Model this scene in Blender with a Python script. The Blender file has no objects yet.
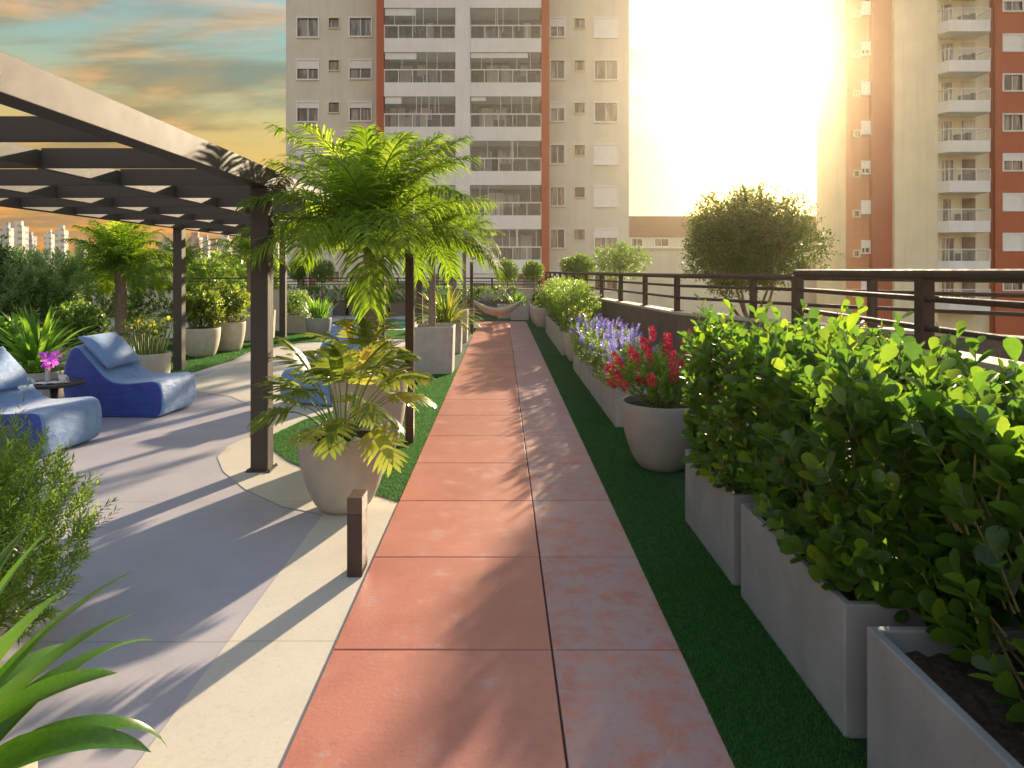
import bpy, bmesh, math, random
import numpy as np
from mathutils import Vector, Matrix
R = math.radians
PI = math.pi
random.seed(7)
rng = np.random.default_rng(7)
sc = bpy.context.scene
col = sc.collection

# ------------------------------------------------------------------ camera, sky, sun, exposure
F, VX, VY, EYE = 680.0, 502.0, 270.0, 1.75
cam_d = bpy.data.cameras.new('camera'); cam = bpy.data.objects.new('camera', cam_d); col.objects.link(cam)
cam.location = (0, 0, EYE); cam.rotation_euler = (R(90), 0, 0)
cam_d.sensor_width = 36; cam_d.lens = F/1024*36
cam_d.shift_x = (512-VX)/1024; cam_d.shift_y = (VY-384)/1024
cam_d.clip_start = 0.05; cam_d.clip_end = 4000
sc.camera = cam
sc.view_settings.view_transform = 'Standard'; sc.view_settings.look = 'None'
sc.view_settings.gamma = 1; sc.view_settings.use_curve_mapping = False
sc.view_settings.exposure = 1.32
sc.cycles.volume_bounces = 0
sc.cycles.max_bounces = 8; sc.cycles.transparent_max_bounces = 12
SUN_AZ, SUN_EL = R(22.8), R(16.5)
sdir = Vector((math.sin(SUN_AZ)*math.cos(SUN_EL), math.cos(SUN_AZ)*math.cos(SUN_EL), math.sin(SUN_EL)))
sun_d = bpy.data.lights.new('sun', 'SUN'); sun = bpy.data.objects.new('sun', sun_d); col.objects.link(sun)
sun_d.energy = 5.0; sun_d.angle = R(1.0); sun_d.color = (1.0, 0.80, 0.55)
sun.rotation_euler = sdir.to_track_quat('Z', 'Y').to_euler(); sun.location = (20, 40, 20)

class NT:
    def __init__(s, tree): s.t = tree; s.n = tree.nodes; s.l = tree.links
    def new(s, typ, **kw):
        n = s.n.new(typ)
        for k, v in kw.items(): setattr(n, k, v)
        return n
    def set(s, sock, v):
        if hasattr(v, 'is_output') or isinstance(v, bpy.types.NodeSocket): s.l.new(v, sock)
        else: sock.default_value = v
    def math(s, op, a, b=0.0, clamp=False):
        n = s.new('ShaderNodeMath', operation=op); n.use_clamp = clamp
        s.set(n.inputs[0], a); s.set(n.inputs[1], b); return n.outputs[0]
    def mix(s, f, a, b, mode='MIX'):
        n = s.new('ShaderNodeMix', data_type='RGBA', blend_type=mode)
        s.set(n.inputs[0], f); s.set(n.inputs[6], a if not isinstance(a, tuple) else (*a, 1)[:4])
        s.set(n.inputs[7], b if not isinstance(b, tuple) else (*b, 1)[:4]); return n.outputs[2]
    def ramp(s, f, stops):
        n = s.new('ShaderNodeValToRGB'); s.set(n.inputs[0], f); e = n.color_ramp.elements
        while len(e) < len(stops): e.new(0.5)
        for el, (p, c) in zip(e, stops):
            el.position = p; el.color = (*c, 1) if isinstance(c, tuple) else (c, c, c, 1)
        return n.outputs[0]
    def noise(s, vec, scale, detail=3, rough=.55, dist=0):
        n = s.new('ShaderNodeTexNoise'); s.set(n.inputs['Vector'], vec); n.inputs['Scale'].default_value = scale
        n.inputs['Detail'].default_value = detail; n.inputs['Roughness'].default_value = rough
        n.inputs['Distortion'].default_value = dist; return n.outputs[0]
    def mapping(s, vec, scale=(1, 1, 1), loc=(0, 0, 0), rot=(0, 0, 0)):
        n = s.new('ShaderNodeMapping'); s.set(n.inputs[0], vec); n.inputs[1].default_value = loc
        n.inputs[2].default_value = rot; n.inputs[3].default_value = scale; return n.outputs[0]

world = bpy.data.worlds.new('World'); sc.world = world; world.use_nodes = True
w = NT(world.node_tree); w.n.clear()
sky = w.new('ShaderNodeTexSky', sky_type='NISHITA'); sky.sun_disc = False
sky.sun_elevation = SUN_EL; sky.sun_rotation = SUN_AZ; sky.air_density = 1.5; sky.dust_density = 1; sky.ozone_density = 1
tc = w.new('ShaderNodeTexCoord').outputs['Generated']
nrm = w.new('ShaderNodeVectorMath', operation='NORMALIZE'); w.l.new(tc, nrm.inputs[0]); dirv = nrm.outputs[0]
sep = w.new('ShaderNodeSeparateXYZ'); w.l.new(dirv, sep.inputs[0])
dz = sep.outputs[2]
dome = w.ramp(dz, [(0, (1.1, .34, .05)), (.05, (1.2, .44, .06)), (.13, (1.0, .60, .16)), (.20, (.75, .62, .27)),
              (.26, (.42, .58, .48)), (.34, (.24, .52, .62)), (.6, (.16, .40, .60)), (1, (.14, .34, .68))])
# streaky sunset clouds: noise on a flat cloud layer
inv = w.math('DIVIDE', 1.0, w.math('ADD', w.math('MAXIMUM', dz, 0.0), 0.10))
cv = w.new('ShaderNodeVectorMath', operation='SCALE'); w.l.new(dirv, cv.inputs[0]); w.l.new(inv, cv.inputs[3])
cm = w.mapping(cv.outputs[0], (.55, 1.5, 1), (3.1, 1.7, 0), (0, 0, R(8)))
cn = w.noise(cm, 1.15, 6, .55, .35)
cmask = w.ramp(cn, [(.455, 0.0), (.57, 1.0)])
cn2 = w.noise(w.mapping(cv.outputs[0], (.6, 1.6, 1), (7, .3, 0)), 1.6, 6, .6, .4)
ccol = w.ramp(cn2, [(.38, (.19, .20, .18)), (.52, (.42, .28, .14)), (.64, (1.15, .55, .20))])
skyc = w.mix(w.math('MULTIPLY', cmask, .82), dome, ccol)
dot = w.new('ShaderNodeVectorMath', operation='DOT_PRODUCT'); w.l.new(dirv, dot.inputs[0]); dot.inputs[1].default_value = sdir
dd = w.math('MAXIMUM', dot.outputs['Value'], 0.0)
def glow(p, k, c):
    g = w.math('MULTIPLY', w.math('POWER', dd, p), k)
    m = w.new('ShaderNodeVectorMath', operation='SCALE'); m.inputs[0].default_value = c; w.set(m.inputs[3], g); return m.outputs[0]
def addv(a, b):
    m = w.new('ShaderNodeVectorMath', operation='ADD'); w.l.new(a, m.inputs[0]); w.l.new(b, m.inputs[1]); return m.outputs[0]
g = addv(addv(glow(12, .22, (.9, .95, .25)), glow(110, .40, (1, .90, .50))), glow(600, 6.0, (1, .96, .85)))
back = w.math('MULTIPLY', w.math('POWER', w.math('MAXIMUM', w.math('MULTIPLY', sep.outputs[1], -1.0), 0.0), 1.3), w.math('GREATER_THAN', dz, 0.0))  # extra sky brightness behind the camera, added as fill for shaded camera-facing sides
back_fill = w.new('ShaderNodeVectorMath', operation='SCALE'); back_fill.inputs[0].default_value = (.72, .74, .80); w.set(back_fill.inputs[3], back)
skytot = addv(addv(skyc, g), back_fill.outputs[0])
bg1 = w.new('ShaderNodeBackground'); w.l.new(w.mix(1.0, sky.outputs[0], w.ramp(dz, [(0, (.07, .04, .004)), (.15, (.06, .05, .008)), (.3, (.10, .14, .10)), (.5, (.30, .45, .52)), (1, (.6, .75, 1.0))]), 'MULTIPLY'), bg1.inputs[0]); bg1.inputs[1].default_value = 0.05
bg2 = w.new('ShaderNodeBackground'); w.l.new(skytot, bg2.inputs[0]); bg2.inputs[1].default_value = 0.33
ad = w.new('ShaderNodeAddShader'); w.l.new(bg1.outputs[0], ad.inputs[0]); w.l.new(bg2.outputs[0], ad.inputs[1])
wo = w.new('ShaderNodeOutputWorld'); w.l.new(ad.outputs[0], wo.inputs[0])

# ------------------------------------------------------------------ materials
def base_mat(name):
    m = bpy.data.materials.new(name); m.use_nodes = True; t = NT(m.node_tree)
    return m, t, t.n['Principled BSDF']
def mat(name, c, rough=.6, var=.12, scale=6, bump=0.0, bscale=60, metal=0, spec=.5, c2=None, stretch=(1, 1, 1), streak=0, rvar=.1):
    m, t, p = base_mat(name)
    pos = t.new('ShaderNodeNewGeometry').outputs['Position']
    v = t.mapping(pos, stretch)
    n = t.noise(v, scale, 4)
    lo = tuple(x*(1-var) for x in c) if c2 is None else c2
    hi = tuple(min(1, x*(1+var)) for x in c)
    colr = t.ramp(n, [(.32, lo), (.68, hi)])
    if streak:
        n3 = t.noise(t.mapping(pos, (6, 6, .5)), 1.2, 4)
        colr = t.mix(t.ramp(n3, [(.45, 0.0), (.8, streak)]), colr, tuple(x*.45 for x in c))
    t.l.new(colr, p.inputs['Base Color'])
    t.l.new(t.ramp(t.noise(pos, scale*2.3, 3), [(.3, max(0, rough-rvar)), (.7, min(1, rough+rvar))]), p.inputs['Roughness'])
    p.inputs['Metallic'].default_value = metal; p.inputs['Specular IOR Level'].default_value = spec
    if bump:
        b = t.new('ShaderNodeBump'); b.inputs['Strength'].default_value = bump; b.inputs['Distance'].default_value = .01
        t.l.new(t.noise(pos, bscale, 5), b.inputs['Height']); t.l.new(b.outputs[0], p.inputs['Normal'])
    return m
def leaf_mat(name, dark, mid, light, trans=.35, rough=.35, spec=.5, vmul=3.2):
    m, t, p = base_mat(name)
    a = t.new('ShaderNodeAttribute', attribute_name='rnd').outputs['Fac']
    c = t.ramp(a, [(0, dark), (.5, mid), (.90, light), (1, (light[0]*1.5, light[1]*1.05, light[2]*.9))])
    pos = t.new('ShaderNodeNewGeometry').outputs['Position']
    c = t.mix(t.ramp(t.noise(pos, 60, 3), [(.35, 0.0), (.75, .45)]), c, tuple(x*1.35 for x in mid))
    t.l.new(c, p.inputs['Base Color']); p.inputs['Roughness'].default_value = rough
    p.inputs['Specular IOR Level'].default_value = spec
    tr = t.new('ShaderNodeBsdfTranslucent')
    hs = t.new('ShaderNodeHueSaturation'); t.l.new(c, hs.inputs['Color']); hs.inputs['Hue'].default_value = .478
    hs.inputs['Saturation'].default_value = 1.1; hs.inputs['Value'].default_value = vmul
    t.l.new(hs.outputs[0], tr.inputs[0])
    mx = t.new('ShaderNodeMixShader'); mx.inputs[0].default_value = trans
    t.l.new(p.outputs[0], mx.inputs[1]); t.l.new(tr.outputs[0], mx.inputs[2])
    t.l.new(mx.outputs[0], t.n['Material Output'].inputs[0])
    return m
M = {}
M['concrete_grey'] = mat('concrete_grey', (.25, .265, .285), .75, .10, 5, .25, 120, streak=.22)
M['concrete_pale'] = mat('concrete_pale', (.40, .38, .36), .8, .08, 6, .25, 120, streak=.18)
M['pot_beige'] = mat('pot_beige', (.46, .41, .36), .8, .09, 7, .25, 90, streak=.15)
M['pot_grey'] = mat('pot_grey', (.30, .29, .285), .75, .08, 7, .2, 90, streak=.15)
M['pot_cream'] = mat('pot_cream', (.55, .49, .39), .8, .08, 7, .2, 90, streak=.15)
M['soil'] = mat('soil', (.05, .028, .016), .95, .5, 45, 1.0, 60, c2=(.014, .009, .006))
M['brown_metal'] = mat('brown_metal', (.055, .032, .024), .42, .12, 9, .04, 200)
M['rail_metal'] = mat('rail_metal', (.07, .046, .038), .65, .12, 9, .04, 200, spec=.2)
M['pergola_metal'] = mat('pergola_metal', (.072, .060, .052), .64, .03, 4, .03, 180, spec=.28, rvar=.015)
M['parapet'] = mat('parapet', (.17, .125, .10), .9, .16, 14, .7, 70, streak=.35)
M['coping'] = mat('coping', (.55, .46, .34), .8, .1, 5, .2, 60, streak=.2)
M['cream_wall'] = mat('cream_wall', (.58, .50, .36), .85, .07, 3, .15, 50, streak=.15)
M['bark'] = mat('bark', (.19, .14, .10), .9, .35, 20, .9, 60, stretch=(1, 1, .4))
M['palm_trunk'] = mat('palm_trunk', (.27, .20, .15), .9, .4, 30, 1.0, 50, stretch=(.5, .5, 3))
M['stem'] = mat('stem', (.13, .12, .04), .8, .3, 30, .3, 90)
M['green_stem'] = mat('green_stem', (.14, .22, .04), .6, .2, 20)
M['white'] = mat('white', (.75, .74, .72), .4, .03, 4)
M['bag_blue'] = None
M['table_dark'] = mat('table_dark', (.045, .04, .035), .45, .15, 8, .1, 80)
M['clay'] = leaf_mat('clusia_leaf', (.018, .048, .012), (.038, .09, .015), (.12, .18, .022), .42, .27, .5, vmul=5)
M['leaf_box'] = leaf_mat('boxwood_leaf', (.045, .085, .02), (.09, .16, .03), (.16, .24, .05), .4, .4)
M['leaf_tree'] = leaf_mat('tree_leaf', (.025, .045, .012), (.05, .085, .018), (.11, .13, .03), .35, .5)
M['leaf_palm'] = leaf_mat('palm_leaf', (.04, .085, .012), (.085, .15, .02), (.19, .27, .05), .45, .7, .15, vmul=3.5)
M['leaf_phil'] = leaf_mat('philodendron_leaf', (.06, .095, .018), (.11, .155, .028), (.20, .23, .05), .4, .35, .5)
M['leaf_bright'] = leaf_mat('bright_leaf', (.05, .12, .02), (.09, .20, .03), (.16, .30, .05), .42, .35)
M['leaf_fine'] = leaf_mat('fine_leaf', (.06, .12, .02), (.12, .21, .035), (.22, .31, .07), .4, .45)
M['leaf_grey'] = leaf_mat('grey_green_leaf', (.08, .14, .05), (.16, .24, .09), (.28, .36, .15), .45, .5)
M['leaf_yellow'] = leaf_mat('yellow_leaf', (.06, .11, .02), (.11, .16, .03), (.24, .26, .05), .45, .4)
M['leaf_dark'] = leaf_mat('dark_leaf', (.015, .035, .01), (.03, .065, .015), (.06, .11, .02), .3, .35)
M['leaf_dracaena'] = leaf_mat('dracaena_leaf', (.02, .07, .012), (.04, .115, .018), (.08, .18, .03), .35, .25, .7)
M['fl_purple'] = leaf_mat('purple_petal', (.20, .15, .42), (.34, .26, .60), (.52, .44, .78), .3, .6, .2)
M['fl_red'] = leaf_mat('red_petal', (.24, .015, .03), (.42, .04, .06), (.62, .15, .16), .25, .6, .2)
M['fl_orchid'] = leaf_mat('orchid_petal', (.30, .06, .35), (.45, .12, .50), (.60, .25, .62), .3, .5, .2)

def m_bag(c1=(.13, .25, .50), c2=(.17, .31, .57)):
    m, t, p = base_mat('blue_canvas')
    pos = t.new('ShaderNodeNewGeometry').outputs['Position']
    c = t.ramp(t.noise(pos, 7, 4), [(.3, c1), (.7, c2)])
    fine = t.noise(pos, 260, 2); c = t.mix(.08, c, t.ramp(fine, [(.3, tuple(x*.6 for x in c1)), (.7, tuple(x*1.4 for x in c2))]))
    t.l.new(c, p.inputs['Base Color']); p.inputs['Roughness'].default_value = .62
    p.inputs['Sheen Weight'].default_value = .3
    b = t.new('ShaderNodeBump'); b.inputs['Strength'].default_value = .28; b.inputs['Distance'].default_value = .05
    h = t.noise(t.mapping(pos, (3, 3, 9)), 1.3, 4, .5, 1.2); t.l.new(h, b.inputs['Height'])
    t.l.new(b.outputs[0], p.inputs['Normal']); return m
M['bag_blue'] = m_bag(); M['bag_side'] = m_bag((.018, .04, .26), (.03, .07, .36))
def m_glass(name='window_glass', c=(.05, .05, .05), sc_=.5):
    m, t, p = base_mat(name)
    pos = t.new('ShaderNodeNewGeometry').outputs['Position']
    n = t.noise(t.mapping(pos, (1.1, 1.1, .12)), sc_*3, 3)
    colr = t.ramp(n, [(.40, (.045, .035, .03)), (.50, (.12, .08, .06)), (.56, (.35, .31, .25)), (.66, (.08, .07, .06))])
    t.l.new(colr, p.inputs['Base Color']); p.inputs['Roughness'].default_value = .12; p.inputs['Specular IOR Level'].default_value = .8
    return m
M['glass'] = m_glass()
m, t, p = base_mat('rail_glass'); p.inputs['Base Color'].default_value = (.75, .82, .76, 1); p.inputs['Roughness'].default_value = .05
p.inputs['Alpha'].default_value = .16; M['rail_glass'] = m
m, t, p = base_mat('clear_glass'); p.inputs['Base Color'].default_value = (.8, .85, .85, 1); p.inputs['Roughness'].default_value = .03
p.inputs['Alpha'].default_value = .35; M['clear_glass'] = m
def m_facade(name, c, groove=3.75):
    m, t, p = base_mat(name)
    pos = t.new('ShaderNodeNewGeometry').outputs['Position']
    n = t.noise(pos, .5, 5); cc = t.ramp(n, [(.3, tuple(x*.92 for x in c)), (.7, tuple(min(1, x*1.05) for x in c))])
    n2 = t.noise(t.mapping(pos, (2.5, 2.5, .12)), 1.0, 4); cc = t.mix(t.ramp(n2, [(.5, 0.0), (.85, .35)]), cc, tuple(x*.6 for x in c))
    t.l.new(cc, p.inputs['Base Color']); p.inputs['Roughness'].default_value = .85
    b = t.new('ShaderNodeBump'); b.inputs['Strength'].default_value = .3; b.inputs['Distance'].default_value = .02
    t.l.new(t.noise(pos, 9, 5), b.inputs['Height']); t.l.new(b.outputs[0], p.inputs['Normal']); return m
M['fac_beige'] = m_facade('facade_beige', (.68, .645, .54))
M['fac_white'] = m_facade('facade_white', (.80, .79, .76))
M['fac_red'] = m_facade('facade_red', (.44, .115, .055))
M['fac_darkred'] = m_facade('facade_dark_red', (.36, .075, .045))
M['fac_orange'] = m_facade('facade_orange', (.52, .20, .10))
M['fac_cream'] = m_facade('facade_cream', (.76, .68, .48))
M['fac_brown'] = m_facade('facade_brown', (.30, .19, .14))
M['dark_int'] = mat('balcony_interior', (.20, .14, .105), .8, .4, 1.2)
M['shutter'] = mat('white_shutter', (.78, .77, .74), .5, .04, 2)
M['curtain'] = mat('curtain', (.55, .52, .44), .8, .15, 3, .4, 6, stretch=(3, 3, .2))

def m_path():
    m, t, p = base_mat('terracotta_tile')
    pos = t.new('ShaderNodeNewGeometry').outputs['Position']
    sp = t.new('ShaderNodeSeparateXYZ'); t.l.new(pos, sp.inputs[0])
    at = t.new('ShaderNodeAttribute', attribute_name='rnd').outputs['Fac']
    n = t.noise(pos, 2.2, 8, .62)
    c = t.ramp(n, [(.3, (.47, .175, .13)), (.7, (.56, .225, .17))])
    c = t.mix(t.math('MULTIPLY', at, .5), c, (.38, .125, .095))
    c = t.mix(t.ramp(t.noise(pos, 1.3, 8, .7, .6), [(.48, 0.0), (.70, .35)]), c, (.36, .13, .11))
    c = t.mix(t.ramp(t.noise(pos, 190, 2, .5), [(.60, 0.0), (.70, .3)]), c, (.22, .09, .075))
    # worn purple-grey film, heavier on the right hand tiles that people walk on
    off = t.math('MULTIPLY_ADD', t.math('GREATER_THAN', sp.outputs[0], .228), .17); off.node.inputs[2].default_value = -.10
    n2 = t.math('ADD', t.noise(pos, 5.5, 12, .78, .2), off)
    film = t.ramp(n2, [(.47, 0.0), (.58, .62), (.66, .85)])
    c = t.mix(film, c, (.42, .31, .31))
    c = t.mix(t.ramp(t.noise(pos, 26, 6, .7), [(.56, 0.0), (.72, .30)]), c, (.25, .10, .08))
    t.l.new(c, p.inputs['Base Color'])
    t.l.new(t.ramp(n2, [(.4, .42), (.66, .62)]), p.inputs['Roughness'])
    b = t.new('ShaderNodeBump'); b.inputs['Strength'].default_value = .25; b.inputs['Distance'].default_value = .006
    t.l.new(t.noise(pos, 45, 8, .7), b.inputs['Height']); t.l.new(b.outputs[0], p.inputs['Normal']); return m
M['path'] = m_path()
def m_floor(name, c1, c2, joint=True, rough=.5):
    m, t, p = base_mat(name)
    pos = t.new('ShaderNodeNewGeometry').outputs['Position']
    c = t.ramp(t.noise(pos, 1.1, 8, .6), [(.3, c1), (.7, c2)])
    c = t.mix(t.ramp(t.noise(pos, 34, 5, .7), [(.52, 0.0), (.75, .38)]), c, tuple(x*.68 for x in c1))
    c = t.mix(t.ramp(t.noise(pos, .9, 7, .7, .8), [(.50, 0.0), (.72, .30)]), c, tuple(x*.72 for x in c1))
    c = t.mix(t.ramp(t.noise(pos, 170, 2, .5), [(.62, 0.0), (.70, .35)]), c, tuple(x*.5 for x in c1))
    sc1 = t.noise(t.mapping(pos, (3, 22, 1), rot=(0, 0, .5)), 1.2, 6, .7, .5)
    c = t.mix(t.ramp(sc1, [(.62, 0.0), (.72, .3)]), c, tuple(min(1, x*1.3) for x in c2))
    if joint:
        br = t.new('ShaderNodeTexBrick'); br.offset = 0
        t.l.new(t.mapping(pos, (1, 1, 1), (40.03, -1.27, 0)), br.inputs[0]); br.inputs['Scale'].default_value = 1
        br.inputs['Brick Width'].default_value = 90; br.inputs['Row Height'].default_value = 1.93
        br.inputs['Mortar Size'].default_value = .004; br.inputs['Mortar Smooth'].default_value = 0
        c = t.mix(t.math('MULTIPLY', br.outputs['Fac'], .6), c, tuple(x*.45 for x in c1))
    t.l.new(c, p.inputs['Base Color'])
    t.l.new(t.ramp(t.noise(pos, 3, 6), [(.3, rough-.08), (.7, rough+.12)]), p.inputs['Roughness'])
    b = t.new('ShaderNodeBump'); b.inputs['Strength'].default_value = .15; b.inputs['Distance'].default_value = .004
    t.l.new(t.noise(pos, 60, 6, .7), b.inputs['Height']); t.l.new(b.outputs[0], p.inputs['Normal']); return m
M['patio'] = m_floor('patio_tile', (.40, .375, .42), (.47, .44, .485))
M['cream_floor'] = m_floor('cream_floor', (.56, .51, .44), (.63, .58, .50), rough=.6)
M['grout'] = mat('grout', (.07, .045, .04), .9, .2, 20)
M['turf'] = mat('turf_base', (.016, .07, .016), .95, .35, 18, .8, 180)
M['blade'] = leaf_mat('turf_blade', (.018, .075, .018), (.03, .12, .028), (.06, .17, .04), .3, .6, .2)
M['far_ground'] = mat('city_ground', (.10, .11, .07), .9, .4, .02, c2=(.05, .075, .03))
M['pool'] = None
m, t, p = base_mat('pool_water'); p.inputs['Base Color'].default_value = (.02, .28, .24, 1); p.inputs['Roughness'].default_value = .08
b = t.new('ShaderNodeBump'); b.inputs['Strength'].default_value = .2
t.l.new(t.noise(t.new('ShaderNodeNewGeometry').outputs['Position'], 6, 3), b.inputs['Height']); t.l.new(b.outputs[0], p.inputs['Normal']); M['pool'] = m
M['hammock'] = mat('hammock_cloth', (.60, .52, .42), .9, .1, 20, .3, 200)

# ------------------------------------------------------------------ mesh helpers
def link_mesh(name, V, Fc, m, parent=None, loc=None, rnd=None, smooth=False):
    me = bpy.data.meshes.new(name)
    if isinstance(V, np.ndarray) and isinstance(Fc, np.ndarray):
        k = Fc.shape[1]
        me.vertices.add(len(V)); me.vertices.foreach_set('co', V.astype(np.float32).ravel())
        me.loops.add(Fc.size); me.loops.foreach_set('vertex_index', Fc.astype(np.int32).ravel())
        me.polygons.add(len(Fc)); me.polygons.foreach_set('loop_start', np.arange(0, Fc.size, k, dtype=np.int32))
        try: me.polygons.foreach_set('loop_total', np.full(len(Fc), k, dtype=np.int32))
        except Exception: pass
        me.update(calc_edges=True); me.validate()
    else:
        me.from_pydata([tuple(v) for v in V], [], Fc); me.update()
    if rnd is not None and len(rnd) == len(me.polygons):
        a = me.attributes.new('rnd', 'FLOAT', 'FACE'); a.data.foreach_set('value', np.asarray(rnd, dtype=np.float32))
    if smooth: me.polygons.foreach_set('use_smooth', [True]*len(me.polygons))
    me.materials.append(m)
    o = bpy.data.objects.new(name, me); col.objects.link(o)
    if parent is not None: o.parent = parent
    if loc is not None: o.location = loc
    return o
def bevel(o, wd=.006, seg=2):
    md = o.modifiers.new('bevel', 'BEVEL'); md.width = wd; md.segments = seg; md.limit_method = 'ANGLE'; md.angle_limit = R(35)
    md.harden_normals = False; return o
class MB:
    def __init__(s): s.V = []; s.F = []
    def box(s, x0, x1, y0, y1, z0, z1):
        b = len(s.V)
        s.V += [(x0, y0, z0), (x1, y0, z0), (x1, y1, z0), (x0, y1, z0), (x0, y0, z1), (x1, y0, z1), (x1, y1, z1), (x0, y1, z1)]
        s.F += [[b+i for i in f] for f in ((0, 3, 2, 1), (4, 5, 6, 7), (0, 1, 5, 4), (1, 2, 6, 5), (2, 3, 7, 6), (3, 0, 4, 7))]; return s
    def quad(s, *p): b = len(s.V); s.V += list(p); s.F.append([b+i for i in range(len(p))]); return s
    def tube(s, pts, rad, n=8, cap=True):
        pts = [Vector(p) for p in pts]
        if not hasattr(rad, '__len__'): rad = [rad]*len(pts)
        b = len(s.V); prev = None
        for i, p in enumerate(pts):
            d = (pts[min(i+1, len(pts)-1)]-pts[max(i-1, 0)]).normalized()
            if prev is None: u = d.orthogonal().normalized()
            else:
                u = prev-d*prev.dot(d)
                u = u.normalized() if u.length > 1e-6 else d.orthogonal().normalized()
            prev = u; v = d.cross(u)
            for k in range(n):
                a = 2*PI*k/n; s.V.append(tuple(p+(u*math.cos(a)+v*math.sin(a))*rad[i]))
        for i in range(len(pts)-1):
            for k in range(n):
                k2 = (k+1) % n; s.F.append([b+i*n+k, b+i*n+k2, b+(i+1)*n+k2, b+(i+1)*n+k])
        if cap: s.F.append([b+k for k in range(n)][::-1]); s.F.append([b+(len(pts)-1)*n+k for k in range(n)])
        return s
    def lathe(s, prof, n=40, c=(0, 0, 0), sq=0.0):
        b = len(s.V)
        for r, z in prof:
            for k in range(n):
                a = 2*PI*k/n; ca, sa = math.cos(a), math.sin(a)
                if sq:
                    e = 2/(2+sq*10); ca2 = math.copysign(abs(ca)**e, ca); sa2 = math.copysign(abs(sa)**e, sa)
                else: ca2, sa2 = ca, sa
                s.V.append((c[0]+r*ca2, c[1]+r*sa2, c[2]+z))
        for i in range(len(prof)-1):
            for k in range(n):
                k2 = (k+1) % n; s.F.append([b+i*n+k, b+i*n+k2, b+(i+1)*n+k2, b+(i+1)*n+k])
        return s
    def build(s, name, m, parent=None, loc=None, bev=0, smooth=False, seg=2):
        o = link_mesh(name, s.V, s.F, m, parent, loc, smooth=smooth)
        if bev: bevel(o, bev, seg)
        return o
def tag(o, label=None, cat=None, group=None, kind=None):
    if label: o['label'] = label
    if cat: o['category'] = cat
    if group: o['group'] = group
    if kind: o['kind'] = kind
    return o
def thing(name, loc, label, cat, group=None, rz=0):
    o = bpy.data.objects.new(name, None); o.empty_display_size = .1; col.objects.link(o); o.location = loc; o.rotation_euler = (0, 0, rz)
    return tag(o, label, cat, group)
def dup(root, loc, label, rz=None, scale=None):
    r = root.copy(); col.objects.link(r); r.location = loc; r['label'] = label
    if rz is not None: r.rotation_euler = (0, 0, rz)
    if scale: r.scale = scale
    for ch in list(root.children):
        c = ch.copy(); col.objects.link(c); c.parent = r
        for gch in ch.children: d = gch.copy(); col.objects.link(d); d.parent = c
    return r
def at(px, py, Y): return ((px-VX)/F*Y, Y, EYE-(py-VY)/F*Y)

# leaves ------------------------------------------------------------
def leaf_template(kind):
    if kind == 'obovate':   # fat paddle leaf, unit length, slight V fold and curl
        ts = [0, .10, .34, .64, .86, .97, 1.0]; ws = [.02, .07, .21, .31, .27, .12, .01]
        V = []; Fc = []
        for t_, w_ in zip(ts, ws):
            zc = -.10*t_*t_; V += [(-w_, t_, zc+.16*w_), (0, t_, zc), (w_, t_, zc+.16*w_)]
        for i in range(len(ts)-1):
            a = i*3; Fc += [(a, a+1, a+4, a+3), (a+1, a+2, a+5, a+4)]
        return np.array(V), np.array(Fc)
    if kind == 'diamond':
        return np.array([(0, 0, 0), (.28, .5, .05), (0, 1, -.08), (-.28, .5, .05)]), np.array([(0, 1, 2, 3)])
    if kind == 'narrow':
        return np.array([(0, 0, 0), (.10, .45, .02), (0, 1, -.12), (-.10, .45, .02)]), np.array([(0, 1, 2, 3)])
    if kind == 'petal':
        return np.array([(0, 0, 0), (.2, .6, .04), (0, 1, 0), (-.2, .6, .04)]), np.array([(0, 1, 2, 3)])
def norm(a): return a/np.maximum(np.linalg.norm(a, axis=1, keepdims=True), 1e-9)
def scatter(kind, P, D, U, S):
    tv, tf = leaf_template(kind); n = len(P)
    D = norm(D); X = norm(np.cross(D, U)); Z = np.cross(X, D)
    V = P[:, None, :] + S[:, None, None]*(tv[None, :, 0, None]*X[:, None, :] + tv[None, :, 1, None]*D[:, None, :] + tv[None, :, 2, None]*Z[:, None, :])
    Fc = tf[None] + (np.arange(n)*len(tv))[:, None, None]
    return V.reshape(-1, 3), Fc.reshape(-1, tf.shape[1])
def foliage(name, kind, P, D, U, S, m, parent, r=None, g_=None):
    V, Fc = scatter(kind, P, D, U, S)
    k = len(Fc)//len(P)
    rv = (g_ or rng).random(len(P)) if r is None else r
    return link_mesh(name, V, Fc, m, parent, rnd=np.repeat(rv, k), smooth=(kind == 'obovate'))
def rdir(n, g_=None):
    v = (g_ or rng).normal(size=(n, 3)); return norm(v)
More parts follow.
